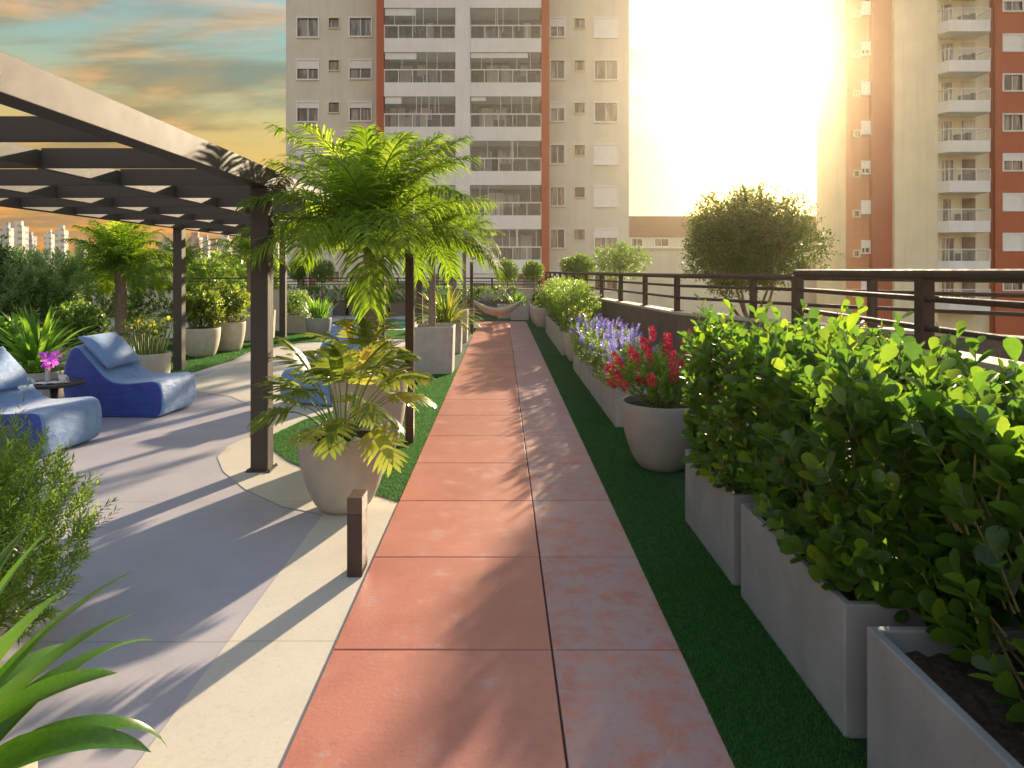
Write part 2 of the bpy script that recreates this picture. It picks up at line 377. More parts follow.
def shrub(root, center, size, ntw, nl, llen, twl, kind, m, seed, box=False, up=.5, stems=None, base=(0, 0, 0), lump=.2, shell=.45, top_shoots=0):
    """foliage on twigs through a lumpy volume + real stems back to the base"""
    g_ = np.random.default_rng(seed); c = np.array(center, float); sz = np.array(size, float)
    d = rdir(ntw, g_)
    if box:
        q = g_.uniform(-1, 1, size=(ntw, 3)); ax = g_.integers(0, 3, ntw); sg = g_.choice([-1, 1], ntw)
        surf = g_.random(ntw) < .7
        q[np.arange(ntw)[surf], ax[surf]] = (sg*g_.uniform(.75, 1, ntw))[surf]
        q /= np.maximum(1, (np.abs(q)**5).sum(1, keepdims=True)**(1/5))
        d = norm(q*sz)
    else:
        rr = g_.random(ntw)**shell; q = d*rr[:, None]
    lobes = rdir(9, g_); la = g_.uniform(-lump, lump*.8, 9)
    f = 1+ (np.exp(-6*(1-(norm(q)@lobes.T)))*la).sum(1)
    T = c+q*sz*f[:, None]                                      # twig bases
    bse = np.array(base, float)
    out = norm(norm(T-bse)*(1-up)+np.array([0, 0, up])+.35*rdir(ntw, g_))
    L = twl*g_.uniform(.6, 1.3, ntw)
    if top_shoots:
        hi = (q[:, 2] > .72) & (g_.random(ntw) < top_shoots); L[hi] *= 1.9; out[hi] = norm(out[hi]+[0, 0, .8])
    # leaves along twigs
    k = np.tile(np.arange(nl), ntw); ti = np.repeat(np.arange(ntw), nl)
    tt = .15+.85*(k+.5)/nl
    P = T[ti]+out[ti]*(L[ti]*tt)[:, None]
    side = norm(np.cross(out, rdir(ntw, g_))); side2 = np.cross(out, side)
    ang = k*2.4+g_.uniform(0, .6, len(k))
    rad = side[ti]*np.cos(ang)[:, None]+side2[ti]*np.sin(ang)[:, None]
    D = norm(rad*(1.0-.45*tt)[:, None]+out[ti]*(.55+.5*tt)[:, None]+.2*rdir(len(k), g_))
    U = norm(out[ti]-rad*.2+.35*rdir(len(k), g_))
    S = llen*g_.uniform(.65, 1.15, len(k))*(1-.3*np.abs(tt-.5))
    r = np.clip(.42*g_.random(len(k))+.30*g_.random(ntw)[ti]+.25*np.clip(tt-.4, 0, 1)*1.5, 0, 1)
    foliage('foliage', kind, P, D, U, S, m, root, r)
    mb = MB()
    for i in range(ntw):
        if ntw <= 900: mb.tube([T[i], T[i]+out[i]*L[i]*.9], [.0035*llen/.08, .0015*llen/.08], 3, False)
    for i in g_.choice(ntw, min(ntw, stems or 14), replace=False):
        a = bse+np.array([g_.normal()*sz[0]*.12, g_.normal()*sz[1]*.12, 0]); bpt = T[i]; mid = (a+bpt)/2+np.array([0, 0, -.05])+rdir(1, g_)[0]*.04*sz[2]
        mb.tube([a, mid, bpt], [.012*sz[2]/.5, .008*sz[2]/.5, .003], 5, False)
    mb.build('stems', M['stem'], root)

def palm(name, loc, label, trunk_h, r, L, nf, seed, group, m=None, leafw=.012, nleaf=40, droop=1.0, lean=0, ll=.27):
    g_ = random.Random(seed); root = thing(name, loc, label, 'palm', group)
    mb = MB(); N = 26; pts = []; rad = []
    for i in range(N+1):
        t_ = i/N; pts.append((lean*t_**2, 0, trunk_h*t_)); ring = 1+.07*math.sin(i*2.4)+.04*g_.random()
        flare = 1+.35*max(0, t_-.78)/.22*(1 if t_ < .95 else .7)+.25*max(0, .1-t_)/.1
        rad.append(r*ring*flare*(1-.12*t_))
    mb.tube(pts, rad, 14); mb.build('trunk', M['palm_trunk'], root, smooth=True)
    top = Vector((lean, 0, trunk_h)); st = MB(); V = []; Fc = []; rn = []
    for f in range(nf):
        az = f*2.39996+g_.uniform(-.2, .2); age = f/nf
        e0 = R(88)-R(62)*age**1.1+R(g_.uniform(-8, 8)); bend = R(42+62*age*droop)*g_.uniform(.75, 1.25); Lf = L*g_.uniform(.85, 1.1)*(1-.15*(age < .1))
        n = 16; p = top+Vector((0, 0, -.05*age)); pts = [p.copy()]; dirs = []
        twist = g_.uniform(-.25, .25)
        for i in range(n):
            t_ = (i+.5)/n; e = e0-bend*t_**1.25; a2 = az+twist*t_
            d = Vector((math.cos(a2)*math.cos(e), math.sin(a2)*math.cos(e), math.sin(e))); p = p+d*(Lf/n); pts.append(p.copy()); dirs.append(d)
        dirs.append(dirs[-1])
        st.tube(pts, [.009*(1-.85*i/n)*L/1.2+.0012 for i in range(n+1)], 4, False)
        fr = g_.uniform(0, .5)
        for j in range(nleaf):
            t_ = .14+.86*(j+.5)/nleaf; x = t_*n; i0 = min(int(x), n-1); pp = pts[i0].lerp(pts[i0+1], x-i0); d = dirs[i0]
            side = d.cross(Vector((0, 0, 1))); side = side.normalized() if side.length > 1e-3 else Vector((1, 0, 0)); upv = side.cross(d)
            lN = ll*L/1.2*(math.sin(PI*(.12+.80*t_))**.7)
            for sg in (-1, 1):
                u = (side*sg*g_.uniform(.75, 1.0)+d*(.35+.65*t_)+upv*g_.uniform(-.15, .45)).normalized(); q = pp.copy(); b0 = len(V); wv = leafw*L/1.2*g_.uniform(.8, 1.2)
                wd = u.cross(upv).normalized()
                for s_ in range(4):
                    ww = wv*(.7, 1.0, .75, .05)[s_]; V += [q-wd*ww, q+wd*ww]
                    q = q+u*(lN/3); u = (u+Vector((0, 0, -1))*(.25+.5*g_.random())*droop).normalized()
                for s_ in range(3): Fc.append([b0+2*s_, b0+2*s_+1, b0+2*s_+3, b0+2*s_+2]); rn.append(min(1, fr+g_.random()*.5))
    link_mesh('crown', np.array([tuple(v) for v in V]), np.array(Fc), m or M['leaf_palm'], root, rnd=rn, smooth=True)
    st.build('frond_stalks', M['green_stem'], root)
    return root

def ribbon_plant(root, n, L, wdt, m, seed, e_rng=(85, 20), bend=(40, 110), part='foliage', base_r=.05, fold=.25, seg=10, zup=0.0, straight=False, stem_r=0):
    g_ = random.Random(seed); V = []; Fc = []; rn = []
    for f in range(n):
        az = f*2.39996+g_.uniform(-.3, .3); age = f/n; e0 = R(e_rng[0]+(e_rng[1]-e_rng[0])*age+g_.uniform(-5, 5)); bd = R(bend[0]+(bend[1]-bend[0])*age)*g_.uniform(.8, 1.2)
        Lf = L*g_.uniform(.75, 1.1); p = Vector((math.cos(az)*base_r*g_.random(), math.sin(az)*base_r*g_.random(), zup*(1-age))); b0 = len(V); r0 = g_.random()
        tw = g_.uniform(-.5, .5)
        for i in range(seg+1):
            t_ = i/seg; e = e0-bd*t_**1.6; d = Vector((math.cos(az)*math.cos(e), math.sin(az)*math.cos(e), math.sin(e)))
            side = Vector((-math.sin(az), math.cos(az), 0)); upv = side.cross(d)*-1
            side = (side+upv*tw*t_).normalized()
            ww = wdt*(.35+.65*min(1, t_*3.2))*(1-max(0, t_-.45)/.55)**.75 if t_ < 1 else .0005
            V += [p-side*ww+upv*ww*fold, p.copy(), p+side*ww+upv*ww*fold]
            p = p+d*(Lf/seg)
        for i in range(seg):
            a = b0+3*i; Fc += [[a, a+1, a+4, a+3], [a+1, a+2, a+5, a+4]]; rn += [r0, r0]
    return link_mesh(part, np.array([tuple(v) for v in V]), np.array(Fc), m, root, rnd=rn, smooth=True)

def philodendron(loc, label, n, pet, L, seed, group, m=None, zmax=1):
    g_ = random.Random(seed); root = thing('philodendron', loc, label, 'plant', group); V = []; Fc = []; rn = []; st = MB()
    for f in range(n):
        az = f*2.39996+g_.uniform(-.3, .3); age = (f+.5)/n; e0 = R(88-40*age+g_.uniform(-5, 5)); bd = R(15+45*age)
        Lp = pet*g_.uniform(.8, 1.15); p = Vector((math.cos(az)*.05, math.sin(az)*.05, 0)); pts = [p.copy()]
        for i in range(8):
            e = e0-bd*((i+.5)/8)**1.5; p = p+Vector((math.cos(az)*math.cos(e), math.sin(az)*math.cos(e), math.sin(e)))*Lp/8; pts.append(p.copy())
        st.tube(pts, [.008-.0006*i for i in range(9)], 5, False)
        e = e0-bd*.8-R(g_.uniform(-5, 35)); LL = L*g_.uniform(.75, 1.1); r0 = g_.random()
        side = Vector((-math.sin(az), math.cos(az), 0)); tilt = g_.uniform(-.5, .5); ns = 12; mid = []
        for i in range(ns+1):
            ee = e-R(30)*(i/ns); d = Vector((math.cos(az)*math.cos(ee), math.sin(az)*math.cos(ee), math.sin(ee))); mid.append((p.copy(), d)); p = p+d*LL/ns
        for i in range(ns):        # blade beside the midrib
            (a, d1), (b_, d2) = mid[i], mid[i+1]; w1 = LL*.14*math.sin(PI*min(1, .2+.8*i/ns))+.004; w2 = LL*.14*math.sin(PI*min(1, .2+.8*(i+1)/ns))+.002
            u1 = side.cross(d1)*-1; b0 = len(V); s2 = (side+u1*tilt).normalized()
            V += [a-s2*w1+u1*.01, a, a+s2*w1+u1*.01, b_-s2*w2+u1*.01, b_, b_+s2*w2+u1*.01]; Fc += [[b0, b0+1, b0+4, b0+3], [b0+1, b0+2, b0+5, b0+4]]; rn += [r0, r0]
        nlobe = 9
        for j in range(nlobe):
            t_ = (j+.3)/nlobe; k = int(t_*ns); a, d1 = mid[k]; u1 = side.cross(d1)*-1; s2 = (side+u1*tilt).normalized()
            ln = LL*.60*math.sin(PI*(.22+.68*t_))**.8; hw = LL*.5/nlobe*.88
            for sg in (-1, 1):
                ang = R(100-75*t_); u = (s2*sg*math.sin(ang)+d1*math.cos(ang)).normalized(); wd = (d1*math.sin(ang)-s2*sg*math.cos(ang)).normalized(); q = a+u*.0; b0 = len(V)
                for s_, wf in enumerate((.8, 1.0, 1.05, .8, .12)):
                    V += [q-wd*hw*wf, q+wd*hw*wf]; q = q+u*ln/4; u = (u-u1*.10*(1+g_.random())+d1*.10).normalized()
                for s_ in range(4): Fc.append([b0+2*s_, b0+2*s_+1, b0+2*s_+3, b0+2*s_+2]); rn.append(min(1, r0*.8+.2*g_.random()))
    link_mesh('leaves', np.array([tuple(v) for v in V]), np.array(Fc), m or M['leaf_phil'], root, rnd=rn, smooth=True)
    st.build('leaf_stalks', M['green_stem'], root)
    return root

def trough(loc, wx, ly, h, label, m, group, wall=.03, name='planter', soil_drop=.07, taper=0):
    root = thing(name, loc, label, 'planter', group); mb = MB(); x, y = wx/2, ly/2; tx = taper
    ring = lambda a, b, z: [(-a, -b, z), (a, -b, z), (a, b, z), (-a, b, z)]
    rs = [ring(x-tx, y-tx, 0), ring(x, y, h), ring(x-wall, y-wall, h), ring(x-wall, y-wall, h-soil_drop-.05)]
    for r_ in rs: mb.V += r_
    for i in range(3):
        for k in range(4): k2 = (k+1) % 4; mb.F.append([i*4+k, i*4+k2, i*4+4+k2, i*4+4+k])
    mb.F.append([3, 2, 1, 0])
    mb.build('body', m, root, bev=.006)
    sb = MB(); N = 14; a, b_ = x-wall-.001, y-wall-.001
    for j in range(N+1):
        for i in range(N+1): sb.V.append((-a+2*a*i/N, -b_+2*b_*j/N, h-soil_drop+random.uniform(-.012, .02)))
    for j in range(N):
        for i in range(N): q = j*(N+1)+i; sb.F.append([q, q+1, q+N+2, q+N+1])
    sb.build('soil', M['soil'], root)
    return root
def round_pot(loc, r, h, label, m, group, rb=.5, name='flower_pot', sq=0.0, belly=1.0):
    root = thing(name, loc, label, 'flower pot', group); n = 56
    prof = [(0.001, 0), (r*rb*.9, 0), (r*rb, .01)]
    for i in range(1, 13):
        t_ = i/12; rr = r*(rb+(1-rb)*math.sin(t_*PI/2)**(.72*belly)); prof.append((rr, .01+(h-.01)*t_))
    prof += [(r-.004, h+.008), (r-.022, h+.008), (r-.03, h-.004), (r-.035, h-.10)]
    MB().lathe(prof, n, sq=sq).build('body', m, root, smooth=True)
    sp = [(0.001, h-.055)]+[((r-.034)*k/6, h-.06+random.uniform(-.01, .012)) for k in range(1, 7)]
    MB().lathe(sp, 30, sq=sq).build('soil', M['soil'], root)
    return root

# ------------------------------------------------------------------ ground and floors
def sheet(name, pts, z, m, label=None):
    o = link_mesh(name, [(x, y, z) for x, y in pts], [list(range(len(pts)))], m)
    bm = bmesh.new(); bm.from_mesh(o.data); bmesh.ops.triangulate(bm, faces=bm.faces[:], ngon_method='EAR_CLIP')
    bmesh.ops.recalc_face_normals(bm, faces=bm.faces[:])
    if bm.faces and sum(f.normal.z for f in bm.faces) < 0: bmesh.ops.reverse_faces(bm, faces=bm.faces[:])
    bm.to_mesh(o.data); bm.free(); o['kind'] = 'structure'; return o
sheet('city_ground', [(-700, -200), (700, -200), (700, 800), (-700, 800)], -18, M['far_ground'])
MB().box(-22, 2.95, -6, 28.2, -18, -.02).build('terrace_base', M['fac_cream'])['kind'] = 'structure'
sheet('patio_floor', [(-21.9, -5.9), (2.9, -5.9), (2.9, 28.1), (-21.9, 28.1)], 0, M['patio'])
def arc(cx, cy, r, a0, a1, n=16): return [(cx+r*math.cos(R(a0+(a1-a0)*i/n)), cy+r*math.sin(R(a0+(a1-a0)*i/n))) for i in range(n+1)]
PL, PR = -.77, .812
# cream border: strip beside the path, sweeping round the planting bed and on to the lawn
outer = [(-1.32, -3), (-1.28, 4.86), (-1.62, 5.02), (-2.05, 5.42), (-2.42, 5.9), (-2.66, 6.35), (-2.72, 6.75), (-2.66, 7.1), (-2.75, 7.6), (-3.1, 8.6), (-3.75, 9.4), (-4.35, 9.75), (-5.2, 9.9), (-6.2, 9.9), (-6.2, 10.5), (-5.0, 10.6)]
inner = [(-4.95, 11.5), (-5.1, 13.2), (-5.25, 14.6), (-4.6, 16.2), (-3, 17.0), (PL-.0, 17.2), (PL, -3)]
sheet('cream_floor', outer+inner, .004, M['cream_floor'])
bed = [(PL, 5.1), (-1.0, 5.28), (-1.45, 5.68), (-1.95, 6.2), (-2.3, 6.7), (-2.42, 7.2), (-2.3, 7.9), (-2.0, 8.6), (-1.85, 10), (-1.8, 22.9), (PL, 22.9)]
sheet('turf_bed', bed, .010, M['turf'])
sheet('turf_strip', [(PR, -3), (2.68, -3), (2.68, 7), (2.4, 15), (2.0, 27), (PR, 27)], .010, M['turf'])
lawn = [(-5.3, 10.7), (-5.2, 13.2), (-5.4, 14.7), (-4.8, 16.4), (-3, 17.2), (-1.8, 17.4), (-1.8, 19.4), (-13, 19.4), (-13, 10.7)]
sheet('lawn', lawn, .012, M['turf'])
sheet('turf_end', [(-1.8, 23.05), (PR, 23.05), (PR, 27), (-1.8, 27)], .010, M['turf'])
sheet('rear_path', [(-10.5, 14.4), (-6.2, 16.6), (-6.0, 17.6), (-10.5, 15.6)], .018, M['path'])
# path: individually laid tiles
sheet('path_bed', [(PL, -3), (PR, -3), (PR, 22.6), (.55, 23.0), (PL, 23.0)], .009, M['grout'])
SEAM, J0 = .228, .10
V = []; Fc = []; rn = []
def tile(x0, x1, y0, y1, cut=False):
    g_ = .0045; x0 += g_ if x0 > PL+.01 else 0; x1 -= g_ if x1 < PR-.01 else 0; y0 += g_; y1 -= g_; b = len(V); r_ = random.random()
    top = [(x0, y0), (x1, y0), (x1, y1), (x0, y1)] if not cut else [(x0, y0), (x1, y0), (x1, y0+.15), (x1-.07, y1-.3), (x1-.28, y1), (x0, y1)]
    n = len(top); e = .003
    V.extend([(x, y, .006) for x, y in top]); cx = sum(p[0] for p in top)/n; cy = sum(p[1] for p in top)/n
    V.extend([(x, y, .017) for x, y in top]); V.extend([(x+math.copysign(e, cx-x), y+math.copysign(e, cy-y), .020) for x, y in top])
    for k in range(n):
        k2 = (k+1) % n; Fc.append([b+k, b+k2, b+n+k2, b+n+k]); Fc.append([b+n+k, b+n+k2, b+2*n+k2, b+2*n+k]); rn.extend([r_, r_])
    Fc.append([b+2*n+k for k in range(n)]); rn.append(r_)
for k in range(-3, 23):
    y0 = J0+k; y1 = y0+1
    if k == 22: y1 = 22.9
    tile(PL, SEAM, y0, y1); tile(SEAM, PR, y0, y1, cut=(k == 22))
tag(link_mesh('path', V, Fc, M['path'], rnd=rn), kind='structure')
# artificial turf pile
def turf(name, regions, n_per, seed):
    g_ = np.random.default_rng(seed); Ps = []
    for (x0, x1, y0, y1, dens) in regions:
        n = int((x1-x0)*(y1-y0)*dens); Ps.append(np.stack([g_.uniform(x0, x1, n), g_.uniform(y0, y1, n), np.full(n, .011)], 1))
    P = np.concatenate(Ps); n = len(P); d = norm(g_.normal(size=(n, 3))*[.55, .55, .1]+[0, 0, 1])
    s = norm(np.cross(d, rdir(n, g_)))*.0022; h = g_.uniform(.012, .026, n)[:, None]
    Vv = np.stack([P-s, P+s, P+d*h], 1).reshape(-1, 3); Ff = np.arange(3*n).reshape(-1, 3)
    o = link_mesh(name, Vv, Ff, M['blade'], rnd=g_.random(n)); return tag(o, kind='stuff')
turf('turf_pile', [(PR-.004, 1.3, 1.2, 4, 26000), (PR-.004, 1.35, 4, 8, 11000), (PR, 1.3, 8, 14, 4000)], 0, 3)['label'] = 'short green artificial turf between the path and the right hand planters'
g_ = np.random.default_rng(5)
def inpoly(P, poly):
    x, y = P[:, 0], P[:, 1]; c = np.zeros(len(P), bool); j = len(poly)-1
    for i in range(len(poly)):
        xi, yi = poly[i]; xj, yj = poly[j]
        if yi != yj: c ^= ((yi > y) != (yj > y)) & (x < (xj-xi)*(y-yi)/(yj-yi)+xi)
        j = i
    return c
def turf_poly(name, poly, bb, dens, seed, label, hh=1.0):
    g_ = np.random.default_rng(seed); n = int((bb[1]-bb[0])*(bb[3]-bb[2])*dens)
    P = np.stack([g_.uniform(bb[0], bb[1], n), g_.uniform(bb[2], bb[3], n), np.full(n, .011)], 1); P = P[inpoly(P, poly)]; n = len(P)
    d = norm(g_.normal(size=(n, 3))*[.55, .55, .1]+[0, 0, 1]); s = norm(np.cross(d, rdir(n, g_)))*.0022*hh; h = g_.uniform(.012, .026, n)[:, None]*hh
    tag(link_mesh(name, np.stack([P-s, P+s, P+d*h], 1).reshape(-1, 3), np.arange(3*n).reshape(-1, 3), M['blade'], rnd=g_.random(n)), label, kind='stuff')
turf_poly('turf_pile', bed, (-2.45, PL, 5, 12), 9000, 6, 'short green artificial turf in the bed left of the path')
turf_poly('turf_pile', lawn, (-8.5, -1.8, 10.7, 19.4), 2200, 8, 'green artificial lawn beyond the pergola', 1.8)
# fallen leaf crumbs and specks on the floor
# pool
sheet('pool_coping', [(-5.9, 19.6), (-2.6, 19.6), (-2.6, 24.2), (-5.9, 24.2)], .02, M['coping'])
sheet('pool_water', [(-5.6, 19.95), (-2.9, 19.95), (-2.9, 23.9), (-5.6, 23.9)], .026, M['pool'])

# ------------------------------------------------------------------ parapets, railings
def wall_poly(name, pts, z1, th, m, label, cop=True, z0=0):
    root = thing(name, (pts[0][0], pts[0][1], z0), label, 'wall'); ox, oy = pts[0]
    mb = MB(); cb = MB()
    L = []; Rr = []
    for i, p in enumerate(pts):
        a = Vector(pts[max(i-1, 0)]); b = Vector(pts[min(i+1, len(pts)-1)]); d = (b-a).normalized(); nn = Vector((-d.y, d.x))
        L.append(Vector(p)+nn*th/2); Rr.append(Vector(p)-nn*th/2)
    def strip(mb_, L, Rr, za, zb):
        b = len(mb_.V); n = len(L)
        for l, r in zip(L, Rr): mb_.V += [(l.x-ox, l.y-oy, za), (r.x-ox, r.y-oy, za), (r.x-ox, r.y-oy, zb), (l.x-ox, l.y-oy, zb)]
        for i in range(n-1):
            for k in range(4): k2 = (k+1) % 4; mb_.F.append([b+4*i+k, b+4*i+k2, b+4*i+4+k2, b+4*i+4+k])
        mb_.F.append([b, b+1, b+2, b+3]); mb_.F.append([b+4*n-1, b+4*n-2, b+4*n-3, b+4*n-4])
    strip(mb, L, Rr, 0, z1-z0-.04); o = mb.build('wall_body', m, root)
    if cop:
        L2 = [l+(l-r).normalized()*.015 for l, r in zip(L, Rr)]; R2 = [r+(r-l).normalized()*.015 for l, r in zip(L, Rr)]
        strip(cb, L2, R2, z1-z0-.04, z1-z0); cb.build('coping', M['coping'], root, bev=.004)
    for ch in root.children:
        bm = bmesh.new(); bm.from_mesh(ch.data); bmesh.ops.recalc_face_normals(bm, faces=bm.faces[:]); bm.to_mesh(ch.data); bm.free()
    return root
def railing(pts, z_rails, z_base, label, posts, pr=.03, pw=.08, group=None, top_r=.042):
    root = thing('railing', (pts[0][0], pts[0][1], z_base), label, 'railing', group); o0 = Vector((pts[0][0], pts[0][1], z_base))
    for i, z in enumerate(z_rails):
        mb = MB(); P = [Vector((x, y, z))-o0 for x, y in pts]
        mb.tube(P, top_r if i == 0 else pr, 12)
        mb.build('top_rail' if i == 0 else 'rail', M['rail_metal'], root, smooth=False, bev=0).data.polygons.foreach_set('use_smooth', [True]*0 or [False]*len(mb.F))
    for (x, y) in posts:
        mb = MB(); X, Y = x-o0.x, y-o0.y; mb.box(X-pw/2, X+pw/2, Y-pw/2, Y+pw/2, 0, z_rails[0]-z_base-top_r*.6); mb.box(X-pw, X+pw, Y-pw, Y+pw, 0, .012)
        mb.build('post', M['rail_metal'], root, bev=.004)
    return root
wall_poly('parapet_wall', [(2.78, -3), (2.78, 6.5)], 1.24, .2, M['parapet'], 'near brown rendered parapet wall with cream coping behind the leafy hedge')
railing([(2.72, -2.5), (2.74, 4.5), (2.80, 6.45)], [1.72, 1.565, 1.375], 1.24, 'near dark brown metal railing above the leafy hedge', [(2.70, -1), (2.72, 1.7), (2.745, 4.42), (2.79, 6.42)], pr=.021, pw=.085, top_r=.038)
B = [(1.75, 27), (1.95, 19), (2.27, 15.3), (2.72, 10.2), (3.85, 7.8), (4.9, 6.4), (6.4, 5.2)]
wall_poly('parapet_wall', B, 1.12, .22, M['parapet'], 'far brown parapet wall running behind the flowers to the back of the terrace')
def along(P, d):
    for i in range(len(P)-1):
        a, b = Vector(P[i]), Vector(P[i+1]); l = (b-a).length
        if d <= l: q = a.lerp(b, d/l); return (q.x, q.y)
        d -= l
    return P[-1]
tot = sum((Vector(B[i])-Vector(B[i+1])).length for i in range(len(B)-1))
railing(B, [1.66, 1.51, 1.33], 1.12, 'far dark brown metal railing bending away behind the flowers', [along(B, tot*k/14+.02) for k in range(15)], pr=.022, pw=.08, top_r=.036)
wall_poly('parapet_wall', [(-21.5, 27.4), (1.6, 27.4)], 1.0, .2, M['cream_wall'], 'low cream parapet wall across the back of the terrace')
railing([(-21.4, 27.4), (1.6, 27.4)], [1.42, 1.29, 1.16], 1.0, 'metal railing on the low wall across the back of the terrace', [(-21.3+k*1.9, 27.4) for k in range(13)], pr=.018, pw=.07, top_r=.028)
wall_poly('parapet_wall', [(-21.5, -3), (-21.5, 27.2)], 1.0, .2, M['cream_wall'], 'cream parapet wall along the far left side of the terrace')
wall_poly('garden_wall', [(-8.3, 20.6), (-5.9, 20.6)], 1.15, .18, M['cream_wall'], 'cream garden wall behind the small palm beyond the pergola')
wall_poly('garden_wall', [(-14.5, 15.6), (-9.8, 15.6)], .75, .2, M['parapet'], 'dark low wall behind the grey green bush at the left')

# ------------------------------------------------------------------ pergola
pg = thing('pergola', (-3.85, 9.2, 0), 'large dark metal pergola with open grid roof over the patio', 'pergola')
ox, oy = -3.85, 9.2
ZB, ZT = 2.47, 2.62; LX = [-2.105, -3.3, -4.5, -5.62]
for px_ in (-2.105, -5.6):
    for py_ in (.3, 5.965, 11.8, 17.4):
        mb = MB().box(px_-.075-ox, px_+.075-ox, py_-.075-oy, py_+.075-oy, 0, ZB-.003); mb.box(px_-.11-ox, px_+.11-ox, py_-.11-oy, py_+.11-oy, .004, .014)
        [mb.tube([(px_+a-ox, py_+b-oy, .014), (px_+a-ox, py_+b-oy, .03)], .009, 6) for a in (-.093, .093) for b in (-.093, .093)]
        mb.build('post', M['pergola_metal'], pg, bev=.005)
for i, x in enumerate(LX):
    hw = .075 if i in (0, 3) else .03; zt = 2.64 if i in (0, 3) else 2.60; zb = ZB if i in (0, 3) else 2.475
    MB().box(x-hw-ox, x+hw-ox, .2-oy, 17.55-oy, zb, zt).build('beam', M['pergola_metal'], pg, bev=.004)
k = 0; y = .85
while y < 17.5:
    for i in range(3):
        x0 = LX[i+1]+(.075 if i == 2 else .03)+.002; x1 = LX[i]-(.075 if i == 0 else .03)-.002
        if i == 0: mb = MB()
        mb.box(x0-ox, x1-ox, y-.03-oy, y+.03-oy, 2.45 if False else 2.478, 2.615)
    mb.build('rafter', M['pergola_metal'], pg, bev=.003); y += 1.0
# slim posts
for x, y_, h_, lb in ((-.93, 6.86, 2.55, 'slim square brown post beside the tall round pot and first palm'), (-.83, 18.6, 1.95, 'slim brown post holding the left end of the hammock')):
    r_ = thing('slim_post', (x, y_, 0), lb, 'post'); MB().box(-.042, .042, -.042, .042, .01, h_).build('shaft', M['brown_metal'], r_, bev=.004)
    MB().box(-.048, .048, -.048, .048, h_, h_+.02).build('cap', M['brown_metal'], r_, bev=.004)
# bollard
r_ = thing('bollard_light', (-.838, 3.94, 0), 'short brown bollard light standing on the cream strip', 'bollard')
MB().box(-.043, .043, -.08, .08, .004, .355).build('post', M['brown_metal'], r_, bev=.004)
MB().box(-.041, .041, -.077, .077, .355, .360).build('joint', M['table_dark'], r_)
MB().box(-.043, .043, -.08, .08, .360, .455).build('head', mat('bollard_head', (.10, .06, .05), .35, .1, 9), r_, bev=.004)
# hammock
hm = thing('hammock', (-.1, 21.3, 0), 'pale cloth hammock hanging across the end of the path', 'hammock'); V = []; Fc = []
N, W_ = 24, 8
for i in range(N+1):
    t_ = i/N; sag = .30+.42*(2*t_-1)**2
    for j in range(W_+1):
        s_ = j/W_; wd = .8*(math.sin(PI*(.06+.88*t_))**.6); V.append((-.78+1.5*t_, (s_-.5)*wd, sag+.30*(2*s_-1)**2*wd))
for i in range(N):
    for j in range(W_): a = i*(W_+1)+j; Fc.append([a, a+1, a+W_+2, a+W_+1])
o = link_mesh('cloth', V, Fc, M['hammock'], hm, smooth=True); md = o.modifiers.new('thick', 'SOLIDIFY'); md.thickness = .01
MB().tube([(-.78, 0, .72), (-.73, -2.6, 1.15)], .012, 6).build('rope', M['hammock'], hm)
MB().tube([(.72, 0, .72), (.95, .3, 1.0)], .012, 6).build('rope', M['hammock'], hm)

# ------------------------------------------------------------------ right hand planters and plants
GT = 'grey troughs along the right of the path'
near = [(1.81, 1.12, 'nearest at the lower right corner, soil showing', 'A'), (3.07, 1.10, 'second from the lower right corner', 'B'), (4.23, .98, 'third one, beside the round pot of red flowers', 'C')]
hedge_lab = ['big leafy shrub with glossy paddle leaves nearest the right edge', 'big leafy shrub with glossy paddle leaves in the middle trough', 'leafy shrub with glossy paddle leaves beside the red flowers']
for i, (yc, ly, lb, _) in enumerate(near):
    trough((1.27+.31, yc, .010), .62, ly, .5, 'large dark grey concrete trough planter, '+lb, M['concrete_grey'], GT, .035, soil_drop=.08)
    r_ = thing('leafy_shrub', (1.62, yc, .43), hedge_lab[i], 'shrub', 'leafy shrubs in the grey troughs')
    if i == 0: shrub(r_, (.31, .10, .38), (.46, .60, .32), 500, 8, .108, .17, 'obovate', M['clay'], 11, box=True, stems=40, top_shoots=.10, lump=.3)
    if i == 1: shrub(r_, (.19, .0, .39), (.50, .58, .36), 600, 8, .096, .16, 'obovate', M['clay'], 12, box=True, stems=36, top_shoots=.2, lump=.3)
    if i == 2: shrub(r_, (.11, .0, .42), (.46, .52, .40), 600, 8, .084, .15, 'obovate', M['clay'], 13, box=True, stems=36, top_shoots=.2, lump=.3)
